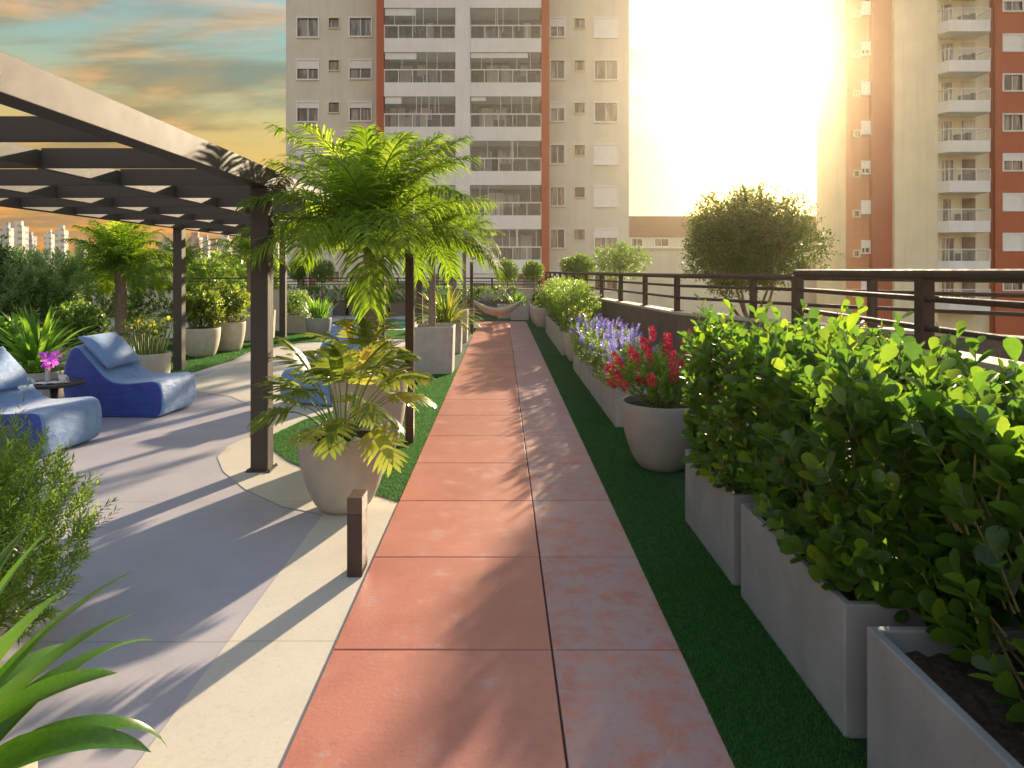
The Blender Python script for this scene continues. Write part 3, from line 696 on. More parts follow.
# red flower pot
round_pot((1.42, 6.02, .010), .365, .575, 'dark grey round concrete pot holding the red flowers', M['pot_grey'], None, rb=.55)
r_ = thing('red_flower_plant', (1.42, 6.02, .5), 'plant with feathery red flower plumes in the round grey pot', 'flower')
shrub(r_, (0, 0, .24), (.36, .36, .22), 200, 8, .06, .12, 'diamond', M['leaf_bright'], 21, stems=16)
g_ = np.random.default_rng(22); P = []; D = []; U = []; st = MB()
for k in range(36):
    az = k*2.4+g_.uniform(-.3, .3); rr = .44*math.sqrt((k+.5)/36); bx, by = rr*math.cos(az), rr*math.sin(az); bz = .62-1.45*rr**1.4+g_.uniform(-.06, .06); ax = norm(np.array([[bx*1.1, by*1.1, .5]]))[0]; h_ = g_.uniform(.11, .19)
    p0 = np.array([bx, by, bz]); st.tube([(bx*.2, by*.2, 0), (bx*.6, by*.6, bz*.6), tuple(p0)], [.004, .004, .003], 4, False)
    n = 230; t_ = g_.random(n); rd = rdir(n, g_); rd = norm(rd-(rd@ax)[:, None]*ax); taper = np.sin(PI*(.15+.8*t_))
    P.append(p0+ax*(t_*h_)[:, None]+rd*(.019*taper)[:, None]); D.append(rd+ax*.7); U.append(np.tile(ax, (n, 1)))
P = np.concatenate(P); foliage('flowers', 'petal', P, np.concatenate(D), np.concatenate(U), g_.uniform(.018, .034, len(P)), M['fl_red'], r_); st.build('flower_stalks', M['green_stem'], r_)
# purple flower troughs
names = ['nearest', 'second', 'third', 'farthest']
for i in range(4):
    yc = 8.04+i*1.13
    trough((1.25+.27, yc, .010), .54, 1.06, .48, 'pale grey trough, %s of the four under the purple flowers' % names[i], M['concrete_pale'], 'pale troughs under the purple flowers', .03)
    r_ = thing('purple_flower_plant', (1.52, yc, .42), 'purple spiked flowers in the %s of the four pale troughs' % names[i], 'flower', 'purple flowers in pale troughs')
    shrub(r_, (0, 0, .16), (.36, .55, .19), 260, 9, .05, .12, 'narrow' if i % 2 else 'diamond', M['leaf_box'], 31+i, box=True, stems=20)
    g_ = np.random.default_rng(41+i); P = []; D = []; U = []; st = MB()
    for k in range(46):
        bx, by = g_.uniform(-.36, .34), g_.uniform(-.54, .54); bz = .30+g_.uniform(-.05, .16)-.35*max(0, -bx-.12); ax = norm(np.array([[bx*.7+g_.normal()*.12, g_.normal()*.18, 1.]]))[0]; h_ = g_.uniform(.09, .18); p0 = np.array([bx, by, bz])
        st.tube([(bx*.7, by*.9, .02), tuple(p0+ax*h_)], [.003, .002], 4, False); n = 75; t_ = g_.random(n); rd = rdir(n, g_); rd = norm(rd-(rd@ax)[:, None]*ax)
        P.append(p0+ax*(t_*h_)[:, None]+rd*.004); D.append(rd+ax*.5); U.append(np.tile(ax, (n, 1)))
    P = np.concatenate(P); foliage('flowers', 'petal', P, np.concatenate(D), np.concatenate(U), g_.uniform(.016, .028, len(P)), M['fl_purple'], r_); st.build('flower_stalks', M['green_stem'], r_)
round_pot((1.46, 12.95, .010), .30, .55, 'pale round pot between the purple flowers and the box bushes', M['pot_beige'], None, rb=.6)
r_ = thing('bushy_plant', (1.46, 12.95, .48), 'low yellow green bush between the purple flowers and the box bushes', 'shrub'); shrub(r_, (0, 0, .2), (.34, .34, .26), 240, 8, .06, .1, 'diamond', M['leaf_yellow'], 51)
for i in range(4):
    yc = 14.45+i*1.32
    trough((1.22+.28, yc, .010), .56, 1.22, .5, 'pale grey trough, %s of the four under the round green bushes' % names[i], M['concrete_pale'], 'pale troughs under the green bushes', .03)
    r_ = thing('box_bush', (1.52, yc, .42), 'dense small leaved green bush in the %s of the four far troughs' % names[i], 'shrub', 'green bushes in the far troughs')
    shrub(r_, (0.04, 0, .55), (.52, .72, .54), 1000, 9, .045, .10, 'diamond', M['leaf_fine'], 61+i, box=False, stems=12, shell=.35)
trough((.62, 23.9, .010), .62, .62, .5, 'small square planter with bright green blades at the end of the path', M['pot_beige'], None, .03)
r_ = thing('grassy_plant', (.62, 23.9, .45), 'bright green upright plant in the planter at the end of the path', 'plant'); ribbon_plant(r_, 60, .55, .018, M['leaf_bright'], 71, (88, 60), (5, 40), base_r=.28)
for i, (x, y) in enumerate(((1.25, 20.6), (1.22, 22.0))):
    round_pot((x, y, .010), .33, .6, ('nearer' if i == 0 else 'farther')+' of two tapered pots near the end of the right hand row', M['pot_beige'], 'tapered pots at the end of the row', rb=.65)
    r_ = thing('bushy_plant', (x, y, .55), ('nearer' if i == 0 else 'farther')+' small dark bush in the tapered pots near the hammock', 'shrub', 'small bushes near the hammock'); shrub(r_, (0, 0, .22), (.3, .3, .26), 260, 8, .05, .1, 'diamond', M['leaf_dark' if i else 'leaf_box'], 75+i)

# ------------------------------------------------------------------ left side of path
round_pot((-1.165, 5.0, .004), .33, .55, 'nearest round beige pot standing on the cream strip by the bollard', M['pot_beige'], 'round pots by the pergola', rb=.52)
philodendron((-1.165, 5.0, .48), 'philodendron with cut leaves in the nearest round pot', 32, .52, .30, 81, 'philodendrons by the pergola')
round_pot((-1.25, 6.42, .010), .36, .76, 'taller round beige pot on the turf under the first palm', M['pot_beige'], 'round pots by the pergola', rb=.6)
philodendron((-1.33, 6.36, .70), 'yellow green philodendron growing round the first palm trunk', 20, .44, .29, 82, 'philodendrons by the pergola')
GP = 'feathery palms beside the path'
palm('palm_tree', (-1.25, 6.5, .70), 'nearest feathery palm, rising from the tall round pot', 1.24, .066, 1.46, 38, 91, GP, nleaf=54, ll=.36, leafw=.0085)
def tall_planter(x, y, w_, h_, lb, m=None, g=None):
    r_ = thing('planter', (x, y, .010), lb, 'planter', g)
    prof = [(.001, 0), (w_*.46, 0), (w_*.47, .01), (w_*.5, h_), (w_*.5-.03, h_), (w_*.5-.035, h_-.1)]
    MB().lathe(prof, 64, sq=.8).build('body', m or M['pot_beige'], r_, bev=.005); MB().lathe([(.001, h_-.05), (w_*.47-.012, h_-.06)], 64, sq=.8).build('soil', M['soil'], r_); return r_
GQ = 'square planters left of the path'
tall_planter(-1.16, 11.65, .70, .79, 'large square beige planter left of the path, nearest of the square ones', None, GQ)
palm('palm_tree', (-1.2, 11.65, .72), 'second palm along the path, in the square beige planter', 1.45, .062, 1.15, 32, 92, GP, nleaf=46, ll=.34)
tall_planter(-1.15, 14.4, .62, .66, 'second square planter beyond the large one, with a yellow green bush', None, GQ)
r_ = thing('bushy_plant', (-1.2, 14.4, .6), 'yellow green arching bush in the second square planter left of path', 'shrub'); ribbon_plant(r_, 150, .85, .022, M['leaf_yellow'], 93, (85, 10), (30, 110), base_r=.15)
tall_planter(-1.12, 16.5, .60, .78, 'third square planter left of the path', None, GQ)
palm('palm_tree', (-1.15, 16.5, .72), 'third palm along the path behind the yellow green bush', 1.7, .06, 1.25, 28, 94, GP, nleaf=36, ll=.34)
tall_planter(-1.12, 20.2, .60, .6, 'farthest square planter left of the path near the hammock', None, GQ)
palm('palm_tree', (-1.12, 20.2, .55), 'farthest palm of the row along the path', 1.9, .06, 1.35, 26, 95, GP, nleaf=32, ll=.34)
# ------------------------------------------------------------------ foreground left
trough((-1.39-.5, 1.04, .0), 1.0, 2.0, .30, 'low pale trough at the bottom left corner', M['pot_cream'], None, .035)
r_ = thing('strap_leaf_plant', (-1.55, 1.75, .24), 'large plant with long arching green strap leaves at the bottom left', 'plant')
ribbon_plant(r_, 32, .70, .068, M['leaf_dracaena'], 101, (78, 20), (20, 95), base_r=.05, fold=.35, seg=16, zup=.16)
MB().tube([(0, 0, -.04), (0.01, 0, .08), (0, .01, .22)], [.04, .035, .03], 10).build('stem', M['stem'], r_, smooth=True)
trough((-2.85, 2.9, .0), .9, 1.1, .30, 'low pale trough hidden under the fine leaved shrub', M['pot_cream'], None, .035)
r_ = thing('fine_leaved_shrub', (-2.5, 2.95, .24), 'light green fine leaved shrub at the left edge', 'shrub')
shrub(r_, (.12, 0, .30), (.52, .52, .46), 1500, 18, .05, .16, 'narrow', M['leaf_fine'], 102, stems=50, shell=.4, top_shoots=.3, up=.55)

# ------------------------------------------------------------------ bean bags, table
def beanbag(loc, rz, label, seed):
    root = thing('bean_bag_lounger', loc, label, 'bean bag', 'blue bean bag loungers', rz)
    g_ = random.Random(seed)
    prof = [(-1.46, .0), (-1.52, .05), (-1.60, .36), (-1.55, .66), (-1.45, .82), (-1.36, .86), (-1.27, .81), (-1.05, .60), (-.84, .44), (-.70, .40), (-.40, .42), (-.12, .44), (-.04, .42), (.0, .36), (.02, .20), (.0, .05), (-.05, .0), (-.5, .0), (-1.0, .0)]
    ws = [-1, -.97, -.88, -.3, .3, .88, .97, 1]; V = []; Fc = []; n = len(prof); cxp, czp = -.75, .25
    for j, ww in enumerate(ws):
        k = {1: .90, .97: .965}.get(abs(ww), 1.0)
        for (u, z) in prof: V.append((cxp+(u-cxp)*k+g_.uniform(-.015, .015), ww*.41+g_.uniform(-.01, .01), max(.0, czp+(z-czp)*k+(g_.uniform(-.015, .015) if z > .05 else 0))))
    for j in range(len(ws)-1):
        for i in range(n): i2 = (i+1) % n; Fc.append([j*n+i, j*n+i2, (j+1)*n+i2, (j+1)*n+i])
    Fc.append(list(range(n))[::-1]); Fc.append([(len(ws)-1)*n+i for i in range(n)])
    o = link_mesh('body', V, Fc, M['bag_blue'], root, smooth=True); bm = bmesh.new(); bm.from_mesh(o.data); bmesh.ops.recalc_face_normals(bm, faces=bm.faces[:])
    bm.to_mesh(o.data); bm.free()
    o.data.materials.append(M['bag_side'])
    ns_ = (len(ws)-1)*n
    for p_ in o.data.polygons:
        if p_.index < n or p_.index >= ns_-n: p_.material_index = 1
    md = o.modifiers.new('sub', 'SUBSURF'); md.levels = 4; md.render_levels = 4
    tx = bpy.data.textures.new('wrinkle', 'CLOUDS'); tx.noise_scale = .22
    dm = o.modifiers.new('disp', 'DISPLACE'); dm.texture = tx; dm.strength = .022; dm.mid_level = .5; dm.texture_coords = 'LOCAL'
    # back cushion resting in the sling of the back
    V = []; Fc = []; cage = [(-.0, .30), (-.06, .0), (.0, -.30)]
    N = 12
    for i in range(N+1):
        for j in range(N+1):
            s_, t_ = i/N*2-1, j/N*2-1; puff = ((1-abs(s_)**3)*(1-abs(t_)**3))**.6; pin = 1-.08*(1-t_*t_)*abs(s_)**4-.08*(1-s_*s_)*abs(t_)**4
            V.append((s_*.34*pin, t_*.30*pin, .085*puff+.012))
    for i in range(N+1):
        for j in range(N+1):
            x, y, z = V[i*(N+1)+j]; V.append((x, y, -z))
    for sgn in (0, 1):
        b = sgn*(N+1)**2
        for i in range(N):
            for j in range(N):
                a = b+i*(N+1)+j; f = [a, a+1, a+N+2, a+N+1]; Fc.append(f if sgn else f[::-1])
    edge = [i for i in range(N+1)]+[i*(N+1)+N for i in range(1, N+1)]+[N*(N+1)+j for j in range(N-1, -1, -1)]+[i*(N+1) for i in range(N-1, 0, -1)]
    for a, b in zip(edge, edge[1:]+edge[:1]): Fc.append([a, b, b+(N+1)**2, a+(N+1)**2])
    rot = Matrix(((0, -.78, .62, -1.12), (1, 0, 0, 0), (0, .62, .78, .76), (0, 0, 0, 1)))
    V = [tuple(rot @ Vector(v)) for v in V]
    link_mesh('back_cushion', V, Fc, M['bag_blue'], root, smooth=True)
    return root
B1 = beanbag((-4.18, 6.66, .0), R(-6), 'blue bean bag lounger cut off by the left edge of the photo', 1)
B2 = beanbag((-3.98, 8.42, .0), R(-4), 'blue bean bag lounger with upright cushion behind the small round table', 2)
B3 = beanbag((-2.55, 8.75, .004), R(-112), 'blue bean bag lounger beyond the pergola post behind the philodendron', 3)
for b_ in (B1, B2, B3): b_.scale = (.80, 1, 1.0)
tb = thing('side_table', (-5.02, 7.62, 0), 'small dark round table between the two blue bean bags', 'table')
MB().lathe([(.001, .46), (.29, .46), (.305, .47), (.305, .485), (.295, .495), (.001, .495)], 48).build('table_top', M['table_dark'], tb, smooth=False)
MB().lathe([(.001, 0), (.19, 0), (.19, .012), (.03, .03), (.03, .25), (.045, .457), (.001, .457)], 28).build('pedestal', M['table_dark'], tb, smooth=True)
vs = thing('flower_vase', (-5.08, 7.60, .496), 'small glass vase of purple orchids on the round table', 'vase')
MB().lathe([(.001, 0), (.025, 0), (.028, .03), (.02, .09), (.026, .14), (.023, .14), (.017, .09), (.024, .03), (.001, .006)], 20).build('vase_body', M['clear_glass'], vs, smooth=True)
g_ = np.random.default_rng(4); n = 70; c = np.repeat(g_.normal(size=(14, 3))*[.075, .06, .045]+[0.02, 0, .26], 5, 0); D = rdir(n, g_); foliage('flowers', 'obovate', c+D*.004, D, rdir(n, g_), np.full(n, .055), M['fl_orchid'], vs)
st = MB(); [st.tube([(0, 0, .02), (x*.4, y*.4, .15), (x, y, .25)], .003, 4, False) for x, y in ((-.06, .02), (.02, -.03), (.09, .02), (.04, .04))]; st.build('flower_stalks', M['green_stem'], vs)
cp = thing('coffee_cup', (-4.88, 7.55, .496), 'white coffee cup on its saucer on the round table', 'cup')
MB().lathe([(.001, .010), (.025, .010), (.03, .02), (.042, .085), (.039, .085), (.027, .022), (.001, .018)], 24).build('cup_body', M['white'], cp, smooth=True)
MB().tube([(.038, 0, .07), (.062, 0, .065), (.062, 0, .04), (.034, 0, .032)], .005, 6).build('handle', M['white'], cp, smooth=True)
MB().lathe([(.001, 0), (.04, 0), (.07, .010), (.07, .013), (.03, .006), (.001, .006)], 28).build('saucer', M['white'], cp, smooth=True)
bk = thing('open_magazine', (-5.03, 7.50, .497), 'open white magazine lying on the round table', 'magazine', rz=.4)
V = []; Fc = []
for i in range(9):
    u = (i-4)/4; z_ = .004+.008*math.sin(PI*abs(u)) if u else .001; V += [(u*.11, -.075, z_), (u*.11, .075, z_)]
for i in range(8): Fc.append([2*i, 2*i+2, 2*i+3, 2*i+1])
o = link_mesh('pages', V, Fc, M['white'], bk); md = o.modifiers.new('t', 'SOLIDIFY'); md.thickness = .003; md.offset = 1

# ------------------------------------------------------------------ middle distance left
def pt(px, py): Y = F*EYE/(py-VY); return ((px-VX)/F*Y, Y)
x, y = -5.05, 9.7
round_pot((x, y, .004), .30, .56, 'cream round pot of upright stalks beside the second bean bag', M['pot_cream'], None, rb=.8)
r_ = thing('cane_plant', (x, y, .5), 'upright dark cane stalks with yellow top leaves in cream pot', 'plant')
g_ = random.Random(3); mb = MB(); tops = []
for k in range(46):
    a = k*2.4; rr = .22*math.sqrt(k/46); l = g_.uniform(.3, .55); tx = rr*math.cos(a)*1.5; ty = rr*math.sin(a)*1.5; mb.tube([(rr*math.cos(a), rr*math.sin(a), 0), (tx, ty, l)], [.009, .006], 5); tops.append((tx, ty, l))
mb.build('canes', M['green_stem'], r_); tp = np.repeat(np.array(tops), 4, 0); foliage('leaves', 'obovate', tp, rdir(len(tp))+[0, 0, .3], rdir(len(tp))+[0, 0, 1], np.full(len(tp), .08), M['leaf_yellow'], r_)
GR = 'round cream pots beyond the pergola post'
for (x, y, r1, h1, lb, sd) in ((-6.05, 13.7, .36, .57, 'nearer cream round pot on the lawn behind the pergola post', 111), (-5.85, 14.6, .33, .62, 'farther cream round pot on the lawn behind the pergola post', 112)):
    round_pot((x, y, .012), r1, h1, lb, M['pot_cream'], GR, rb=.66)
    r_ = thing('bushy_plant', (x, y, h1-.04), ('nearer' if sd == 111 else 'farther')+' yellow green bush in the cream pots on the lawn', 'shrub', 'bushes in cream pots on the lawn')
    shrub(r_, (-.05, 0, .36), (.48, .42, .42), 260, 9, .085, .16, 'obovate', M['leaf_yellow'], sd)
tall_planter(-6.25, 17.0, .95, .72, 'large cream square planter on the lawn under the small palm', M['pot_cream'])
GL = 'palms in the left garden'
palm('palm_tree', (-6.3, 17.0, .66), 'small palm over the lawn between the two pergola posts', 1.35, .075, 1.25, 30, 113, GL, nleaf=32, droop=1.1)
palm('palm_tree', (-7.45, 13.3, .50), 'wide palm with dark trunk above the second bean bag', 1.22, .11, 1.25, 36, 114, GL, nleaf=40, ll=.36)
palm('palm_tree', (-9.2, 19.4, .4), 'low distant palm just left of the pergola post', 1.3, .08, 1.25, 28, 115, GL, nleaf=30)
tall_planter(-7.5, 13.2, .95, .50, 'large beige planter under the wide palm', M['pot_beige'])
tall_planter(-9.25, 19.4, .7, .4, 'beige planter under the low distant palm', M['pot_beige'])
# bright hedge in white planters
for i in range(3):
    x, y = -10.1+i*1.5, 17.4+i*.1
    trough((x, y, .012), 1.36, .6, .55, 'white trough, %s from the left, under the bright hedge' % ('first', 'second', 'third')[i], M['white'], 'white troughs under the bright hedge', .03)
    r_ = thing('hedge', (x, y, .48), 'bright yellow green hedge in the %s white trough from the left' % ('first', 'second', 'third')[i], 'hedge', 'bright hedge in white troughs'); shrub(r_, (0, 0, .38), (.74, .38, .46), 420, 9, .09, .13, 'diamond', M['leaf_fine'], 120+i, box=True)
# grey green bush, far left tree, strap plant
trough((-8.9, 12.1, .0), .8, .8, .5, 'dark square planter under the airy grey green bush', M['parapet'], None)
r_ = thing('grey_green_bush', (-8.75, 12.1, .42), 'large airy grey green bush with wispy leaves at the left', 'shrub'); shrub(r_, (.1, 0, .82), (1.05, .75, .66), 1500, 14, .13, .25, 'narrow', M['leaf_grey'], 131, stems=20, shell=.45, lump=.35, up=.45)
round_pot((-7.0, 11.2, .0), .3, .5, 'dark round pot behind the second bean bag', M['pot_grey'], None, rb=.7)
r_ = thing('bushy_plant', (-7.0, 11.2, .45), 'loose dark green bush behind the second bean bag', 'shrub'); shrub(r_, (0, 0, .3), (.45, .4, .36), 240, 8, .09, .15, 'obovate', M['leaf_box'], 132)
round_pot((-6.15, 9.0, .0), .38, .42, 'beige round pot of the bright strap leaf plant behind the table', M['pot_beige'], None, rb=.75)
r_ = thing('strap_leaf_plant', (-6.15, 9.0, .38), 'bright green strap leaf plant behind the small round table', 'plant'); ribbon_plant(r_, 80, .78, .038, M['leaf_bright'], 133, (85, 25), (20, 95), base_r=.14, zup=.2)
round_pot((-7.0, 9.3, .0), .36, .4, 'beige round pot at the left edge behind the first bean bag', M['pot_beige'], None, rb=.75)
r_ = thing('bushy_plant', (-7.0, 9.3, .36), 'broad leaved green plant at the left edge behind the first bean bag', 'plant'); shrub(r_, (0, 0, .28), (.5, .4, .3), 160, 7, .14, .18, 'obovate', M['leaf_bright'], 134)

def tree(name, loc, label, crown_c, crown_r, h0, ntw, nl, ll, m, seed, group=None, nst=1, kind='diamond', spread=.25, tr=.05, twl=.14, shell=.4, lump=.25):
    root = thing(name, loc, label, 'tree', group); g_ = np.random.default_rng(seed)
    c = np.array(crown_c, float); cr = np.array(crown_r, float); mb = MB(); limbs = []
    for s in range(nst):
        az = 2*PI*s/nst+.4; b = np.array([math.cos(az), math.sin(az), 0])*tr*(1.2 if nst > 1 else 0)
        e = np.array([c[0]+math.cos(az)*cr[0]*spread*(nst > 1), c[1]+math.sin(az)*cr[1]*spread*(nst > 1), h0])
        mid = (b+e)/2+rdir(1, g_)[0]*.05; mb.tube([b, mid, e], [tr*1.1, tr*.85, tr*.65], 9); limbs.append(e)
    ntip = 26*max(1, nst//2)
    for k in range(ntip):
        e = limbs[k % len(limbs)]; d = rdir(1, g_)[0]; d[2] = abs(d[2])*.8+.05; tip = c+d*cr*g_.uniform(.55, .85); m1 = e*.55+tip*.45+rdir(1, g_)[0]*.07*cr[0]
        mb.tube([e, m1, tip], [tr*.42, tr*.24, tr*.08], 6, False)
    mb.build('trunk', M['bark'], root, smooth=True)
    n = ntw; d = rdir(n, g_); lob = rdir(16, g_); la = g_.uniform(-lump, lump, 16); q = d*(g_.random(n)**shell)[:, None]
    f = 1+(np.exp(-7*(1-(d@lob.T)))*la).sum(1); T = c+q*cr*f[:, None]; T[:, 2] += .1*cr[2]*np.sin(T[:, 0]*9+seed)
    out = norm((T-c)/cr+[0, 0, .35]+.5*rdir(n, g_)); L = twl*g_.uniform(.6, 1.4, n)
    k = np.tile(np.arange(nl), n); ti = np.repeat(np.arange(n), nl); tt = .1+.9*k/nl; P = T[ti]+out[ti]*(L[ti]*tt)[:, None]+g_.normal(size=(len(k), 3))*ll*.25
    D = norm(rdir(len(k), g_)+out[ti]*.9); U = norm(rdir(len(k), g_)*.7+[0, 0, 1]); foliage('crown', kind, P, D, U, ll*g_.uniform(.7, 1.2, len(k)), m, root, np.clip(.5*g_.random(len(k))+.5*g_.random(n)[ti], 0, 1))
    return root
# tree behind the railing in its own planter, its top level with the rails
trough((4.45, 12.0, -.02), 1.1, 1.1, .75, 'brown planter beyond the railing under the spreading tree', M['parapet'], None)
tree('spreading_tree', (4.45, 12.0, .66), 'round spreading tree with several thin stems beyond the railing', (-.12, 0, 1.55), (1.12, 1.1, .82), .75, 3000, 13, .062, M['leaf_tree'], 141, None, 5, spread=.42, tr=.03, twl=.26, shell=.55, lump=.45)
MB().box(2.95, 9, 4.0, 28.2, -18, -.03).build('side_terrace', M['fac_cream'])['kind'] = 'structure'
GB = 'clipped round trees at the far end'
for (px, py, Yc, rx, rz_, lb, sd) in ((578, 268, 22, .55, .40, 'medium clipped round tree right of the red band of the central building', 151), (620, 262, 20.5, .82, .52, 'largest clipped round crown above the far railing', 152)):
    x, y, z = at(px, py, Yc); tall_planter(x, Yc, .8, .55, 'planter under the '+lb, M['parapet'])
    tree('clipped_tree', (x, Yc, .5), lb, (0, 0, z-.5), (rx, rx, rz_), z-.5-rz_*.5, 1500, 10, .045, M['leaf_box'], sd, GB, 1, tr=.04, twl=.1, shell=.35, lump=.1)
for (px, py, Yc, rr, lb, sd) in ((507, 271, 24.6, .40, 'left one of two small ball trees at the end of the path', 153), (533, 271, 24.6, .37, 'right one of two small ball trees at the end of the path', 154), (322, 271, 25.0, .42, 'small ball tree behind the first palm to its left', 155), (298, 270, 25.0, .36, 'small ball tree at the back right beside the thin pergola post', 156)):
    x, y, z = at(px, py, Yc); tall_planter(x, Yc, .7, .5, 'planter under the '+lb, M['pot_beige'])
    tree('ball_tree', (x, Yc, .45), lb, (0, 0, z-.45), (rr, rr, rr*.9), z-.45-rr*.5, 900, 9, .045, M['leaf_box'], sd, GB, 1, tr=.03, twl=.08, shell=.35, lump=.08)
# far left tree
tree('dark_tree', (-9.3, 11.6, 0), 'dark leafy tree cut by the left edge behind the bean bags', (0, 0, 1.75), (.75, .7, .62), 1.2, 900, 10, .08, M['leaf_dark'], 161, None, 3, tr=.05, twl=.18)
tree('garden_tree', (-11.5, 20, 0), 'light green garden tree behind the bright hedge', (0, 0, 1.9), (1.1, .9, .6), 1.3, 900, 9, .09, M['leaf_fine'], 162, None, 2, tr=.05, twl=.18)
# planter row at the back with a low hedge
ordn = ['first', 'second', 'third', 'fourth', 'fifth', 'sixth', 'seventh', 'eighth']
for i in range(8):
    x = -11.6+i*1.62
    trough((x, 26.3, .0), 1.5, .6, .55, 'brown trough at the back wall, %s from the left' % ordn[i], M['parapet'], 'brown troughs at the back wall', .03)
    r_ = thing('hedge', (x, 26.3, .5), 'low green hedge at the back wall, %s section from the left' % ordn[i], 'hedge', 'low hedge at the back wall'); shrub(r_, (0, 0, .24), (.82, .34, .30), 300, 8, .085, .12, 'diamond', M['leaf_box' if i % 2 else 'leaf_bright'], 170+i, box=True)
round_pot((-4.75, 17.6, .012), .33, .5, 'grey pot of bright upright blades behind the pergola post', M['pot_grey'], None, rb=.75)
r_ = thing('grassy_plant', (-4.75, 17.6, .45), 'bright green upright blades in the grey pot near the pool', 'plant'); ribbon_plant(r_, 90, .62, .02, M['leaf_bright'], 181, (88, 62), (5, 35), base_r=.26)
tall_planter(-5.7, 18.9, .8, .5, 'beige planter with a small bush near the pool', M['pot_beige'])
r_ = thing('bushy_plant', (-5.7, 18.9, .45), 'small green bush in the beige planter near the pool', 'shrub'); shrub(r_, (0, 0, .3), (.45, .4, .35), 260, 8, .07, .12, 'diamond', M['leaf_fine'], 182)

# ------------------------------------------------------------------ buildings
def facade(mbw, x0, x1, z0, z1, y, holes, depth=.22):
    xs = sorted({x0, x1, *[h[0] for h in holes], *[h[1] for h in holes]}); zs = sorted({z0, z1, *[h[2] for h in holes], *[h[3] for h in holes]})
    for i in range(len(xs)-1):
        for j in range(len(zs)-1):
            cx, cz = (xs[i]+xs[i+1])/2, (zs[j]+zs[j+1])/2
            if any(h[0] < cx < h[1] and h[2] < cz < h[3] for h in holes): continue
            mbw.quad((xs[i], y, zs[j]), (xs[i+1], y, zs[j]), (xs[i+1], y, zs[j+1]), (xs[i], y, zs[j+1]))
    for a, b, c, d in holes:
        mbw.quad((a, y, c), (a, y+depth, c), (a, y+depth, d), (a, y, d)); mbw.quad((b, y, c), (b, y, d), (b, y+depth, d), (b, y+depth, c))
        mbw.quad((a, y, d), (a, y+depth, d), (b, y+depth, d), (b, y, d)); mbw.quad((a, y, c), (b, y, c), (b, y+depth, c), (a, y+depth, c))
def window(parent, x0, x1, z0, z1, y, shut, small=False, wy=.08):
    f = MB(); t_ = .09 if small else .13
    f.box(x0-t_, x0, y-wy, y+.1, z0-t_, z1+t_); f.box(x1, x1+t_, y-wy, y+.1, z0-t_, z1+t_); f.box(x0, x1, y-wy, y+.1, z1, z1+t_); f.box(x0, x1, y-wy-.05, y+.1, z0-t_, z0)
    if not small: c = (x0+x1)/2; f.box(c-.04, c+.04, y+.05, y+.12, z0, z1)
    w_ = f.build('window', M['shutter'], parent) if not small else f.build('window', M['fac_cream'], parent)
    MB().quad((x0, y+.14, z0), (x1, y+.14, z0), (x1, y+.14, z1), (x0, y+.14, z1)).build('pane', M['glass'], w_)
    if shut > 0 and not small:
        s = MB(); zz = z1-(z1-z0)*shut; s.box(x0+.002, x1-.002, y-.02, y+.04, zz, z1)
        n = int((z1-zz)/.14)
        s.build('shutter', M['shutter'], w_)
rb = random.Random(12)
D = 60.0; u = D/F            # metres per pixel at the facade
def bx(px, Y=D): return (px-VX)/F*Y
def bz(py, Y=D): return EYE-(py-VY)/F*Y
cb = thing('apartment_building', (bx(460), D, -18), 'beige apartment tower with white balconies and red bands in the centre', 'building'); cb.location = (0, 0, 0)
kr = range(-4, 5)
holesL = []; holesR = []
for k in kr:
    dy = 42.2*k
    for (a, b, c, d, s) in ((297.6, 318, 102.7, 121.3, 0), (329, 339, 102.7, 112.5, 1), (350, 371, 102.7, 120.5, 0)): holesL.append((bx(a)+.0, bx(b), bz(d+dy), bz(c+dy), s))
    for (a, b, c, d, s) in ((551, 564, 103, 121, 0), (574.6, 584.5, 103, 113, 1), (595, 617, 103, 121.5, 0)): holesR.append((bx(a), bx(b), bz(d+dy), bz(c+dy), s))
ZT_ = 40; Yb = D*.953
mbw = MB(); facade(mbw, bx(286), bx(376.5, Yb)+.05, -18, ZT_, D, [h[:4] for h in holesL]); facade(mbw, bx(549, Yb)-.05, bx(629), -18, ZT_, D, [h[:4] for h in holesR])
mbw.box(bx(286), bx(629), D+.25, D+14, -18, ZT_-.01); mbw.quad((bx(286), D, -18), (bx(286), D, ZT_), (bx(286), D+.25, ZT_), (bx(286), D+.25, -18)); mbw.quad((bx(629), D, -18), (bx(629), D+.25, -18), (bx(629), D+.25, ZT_), (bx(629), D, ZT_))
mbw.build('wall', M['fac_beige'], cb)
for h in holesL+holesR: window(cb, *h[:4], D, rb.choice([0, 0, .45, 1, 1, .3]), bool(h[4]))
MB().box(bx(376.5, Yb), bx(383.7, Yb), Yb-.05, D+.2, -18, ZT_).build('red_band', M['fac_red'], cb); MB().box(bx(541.5, Yb), bx(549.2, Yb), Yb-.05, D+.2, -18, ZT_).build('red_band', M['fac_red'], cb)
MB().box(bx(455.5, Yb), bx(470, Yb), Yb-.12, D+.15, -18, ZT_).build('column', M['fac_white'], cb)
MB().box(bx(384, Yb)+.0, bx(541.4, Yb), D+.0, D+.2, -18, ZT_-.02).build('balcony_back_wall', M['dark_int'], cb)
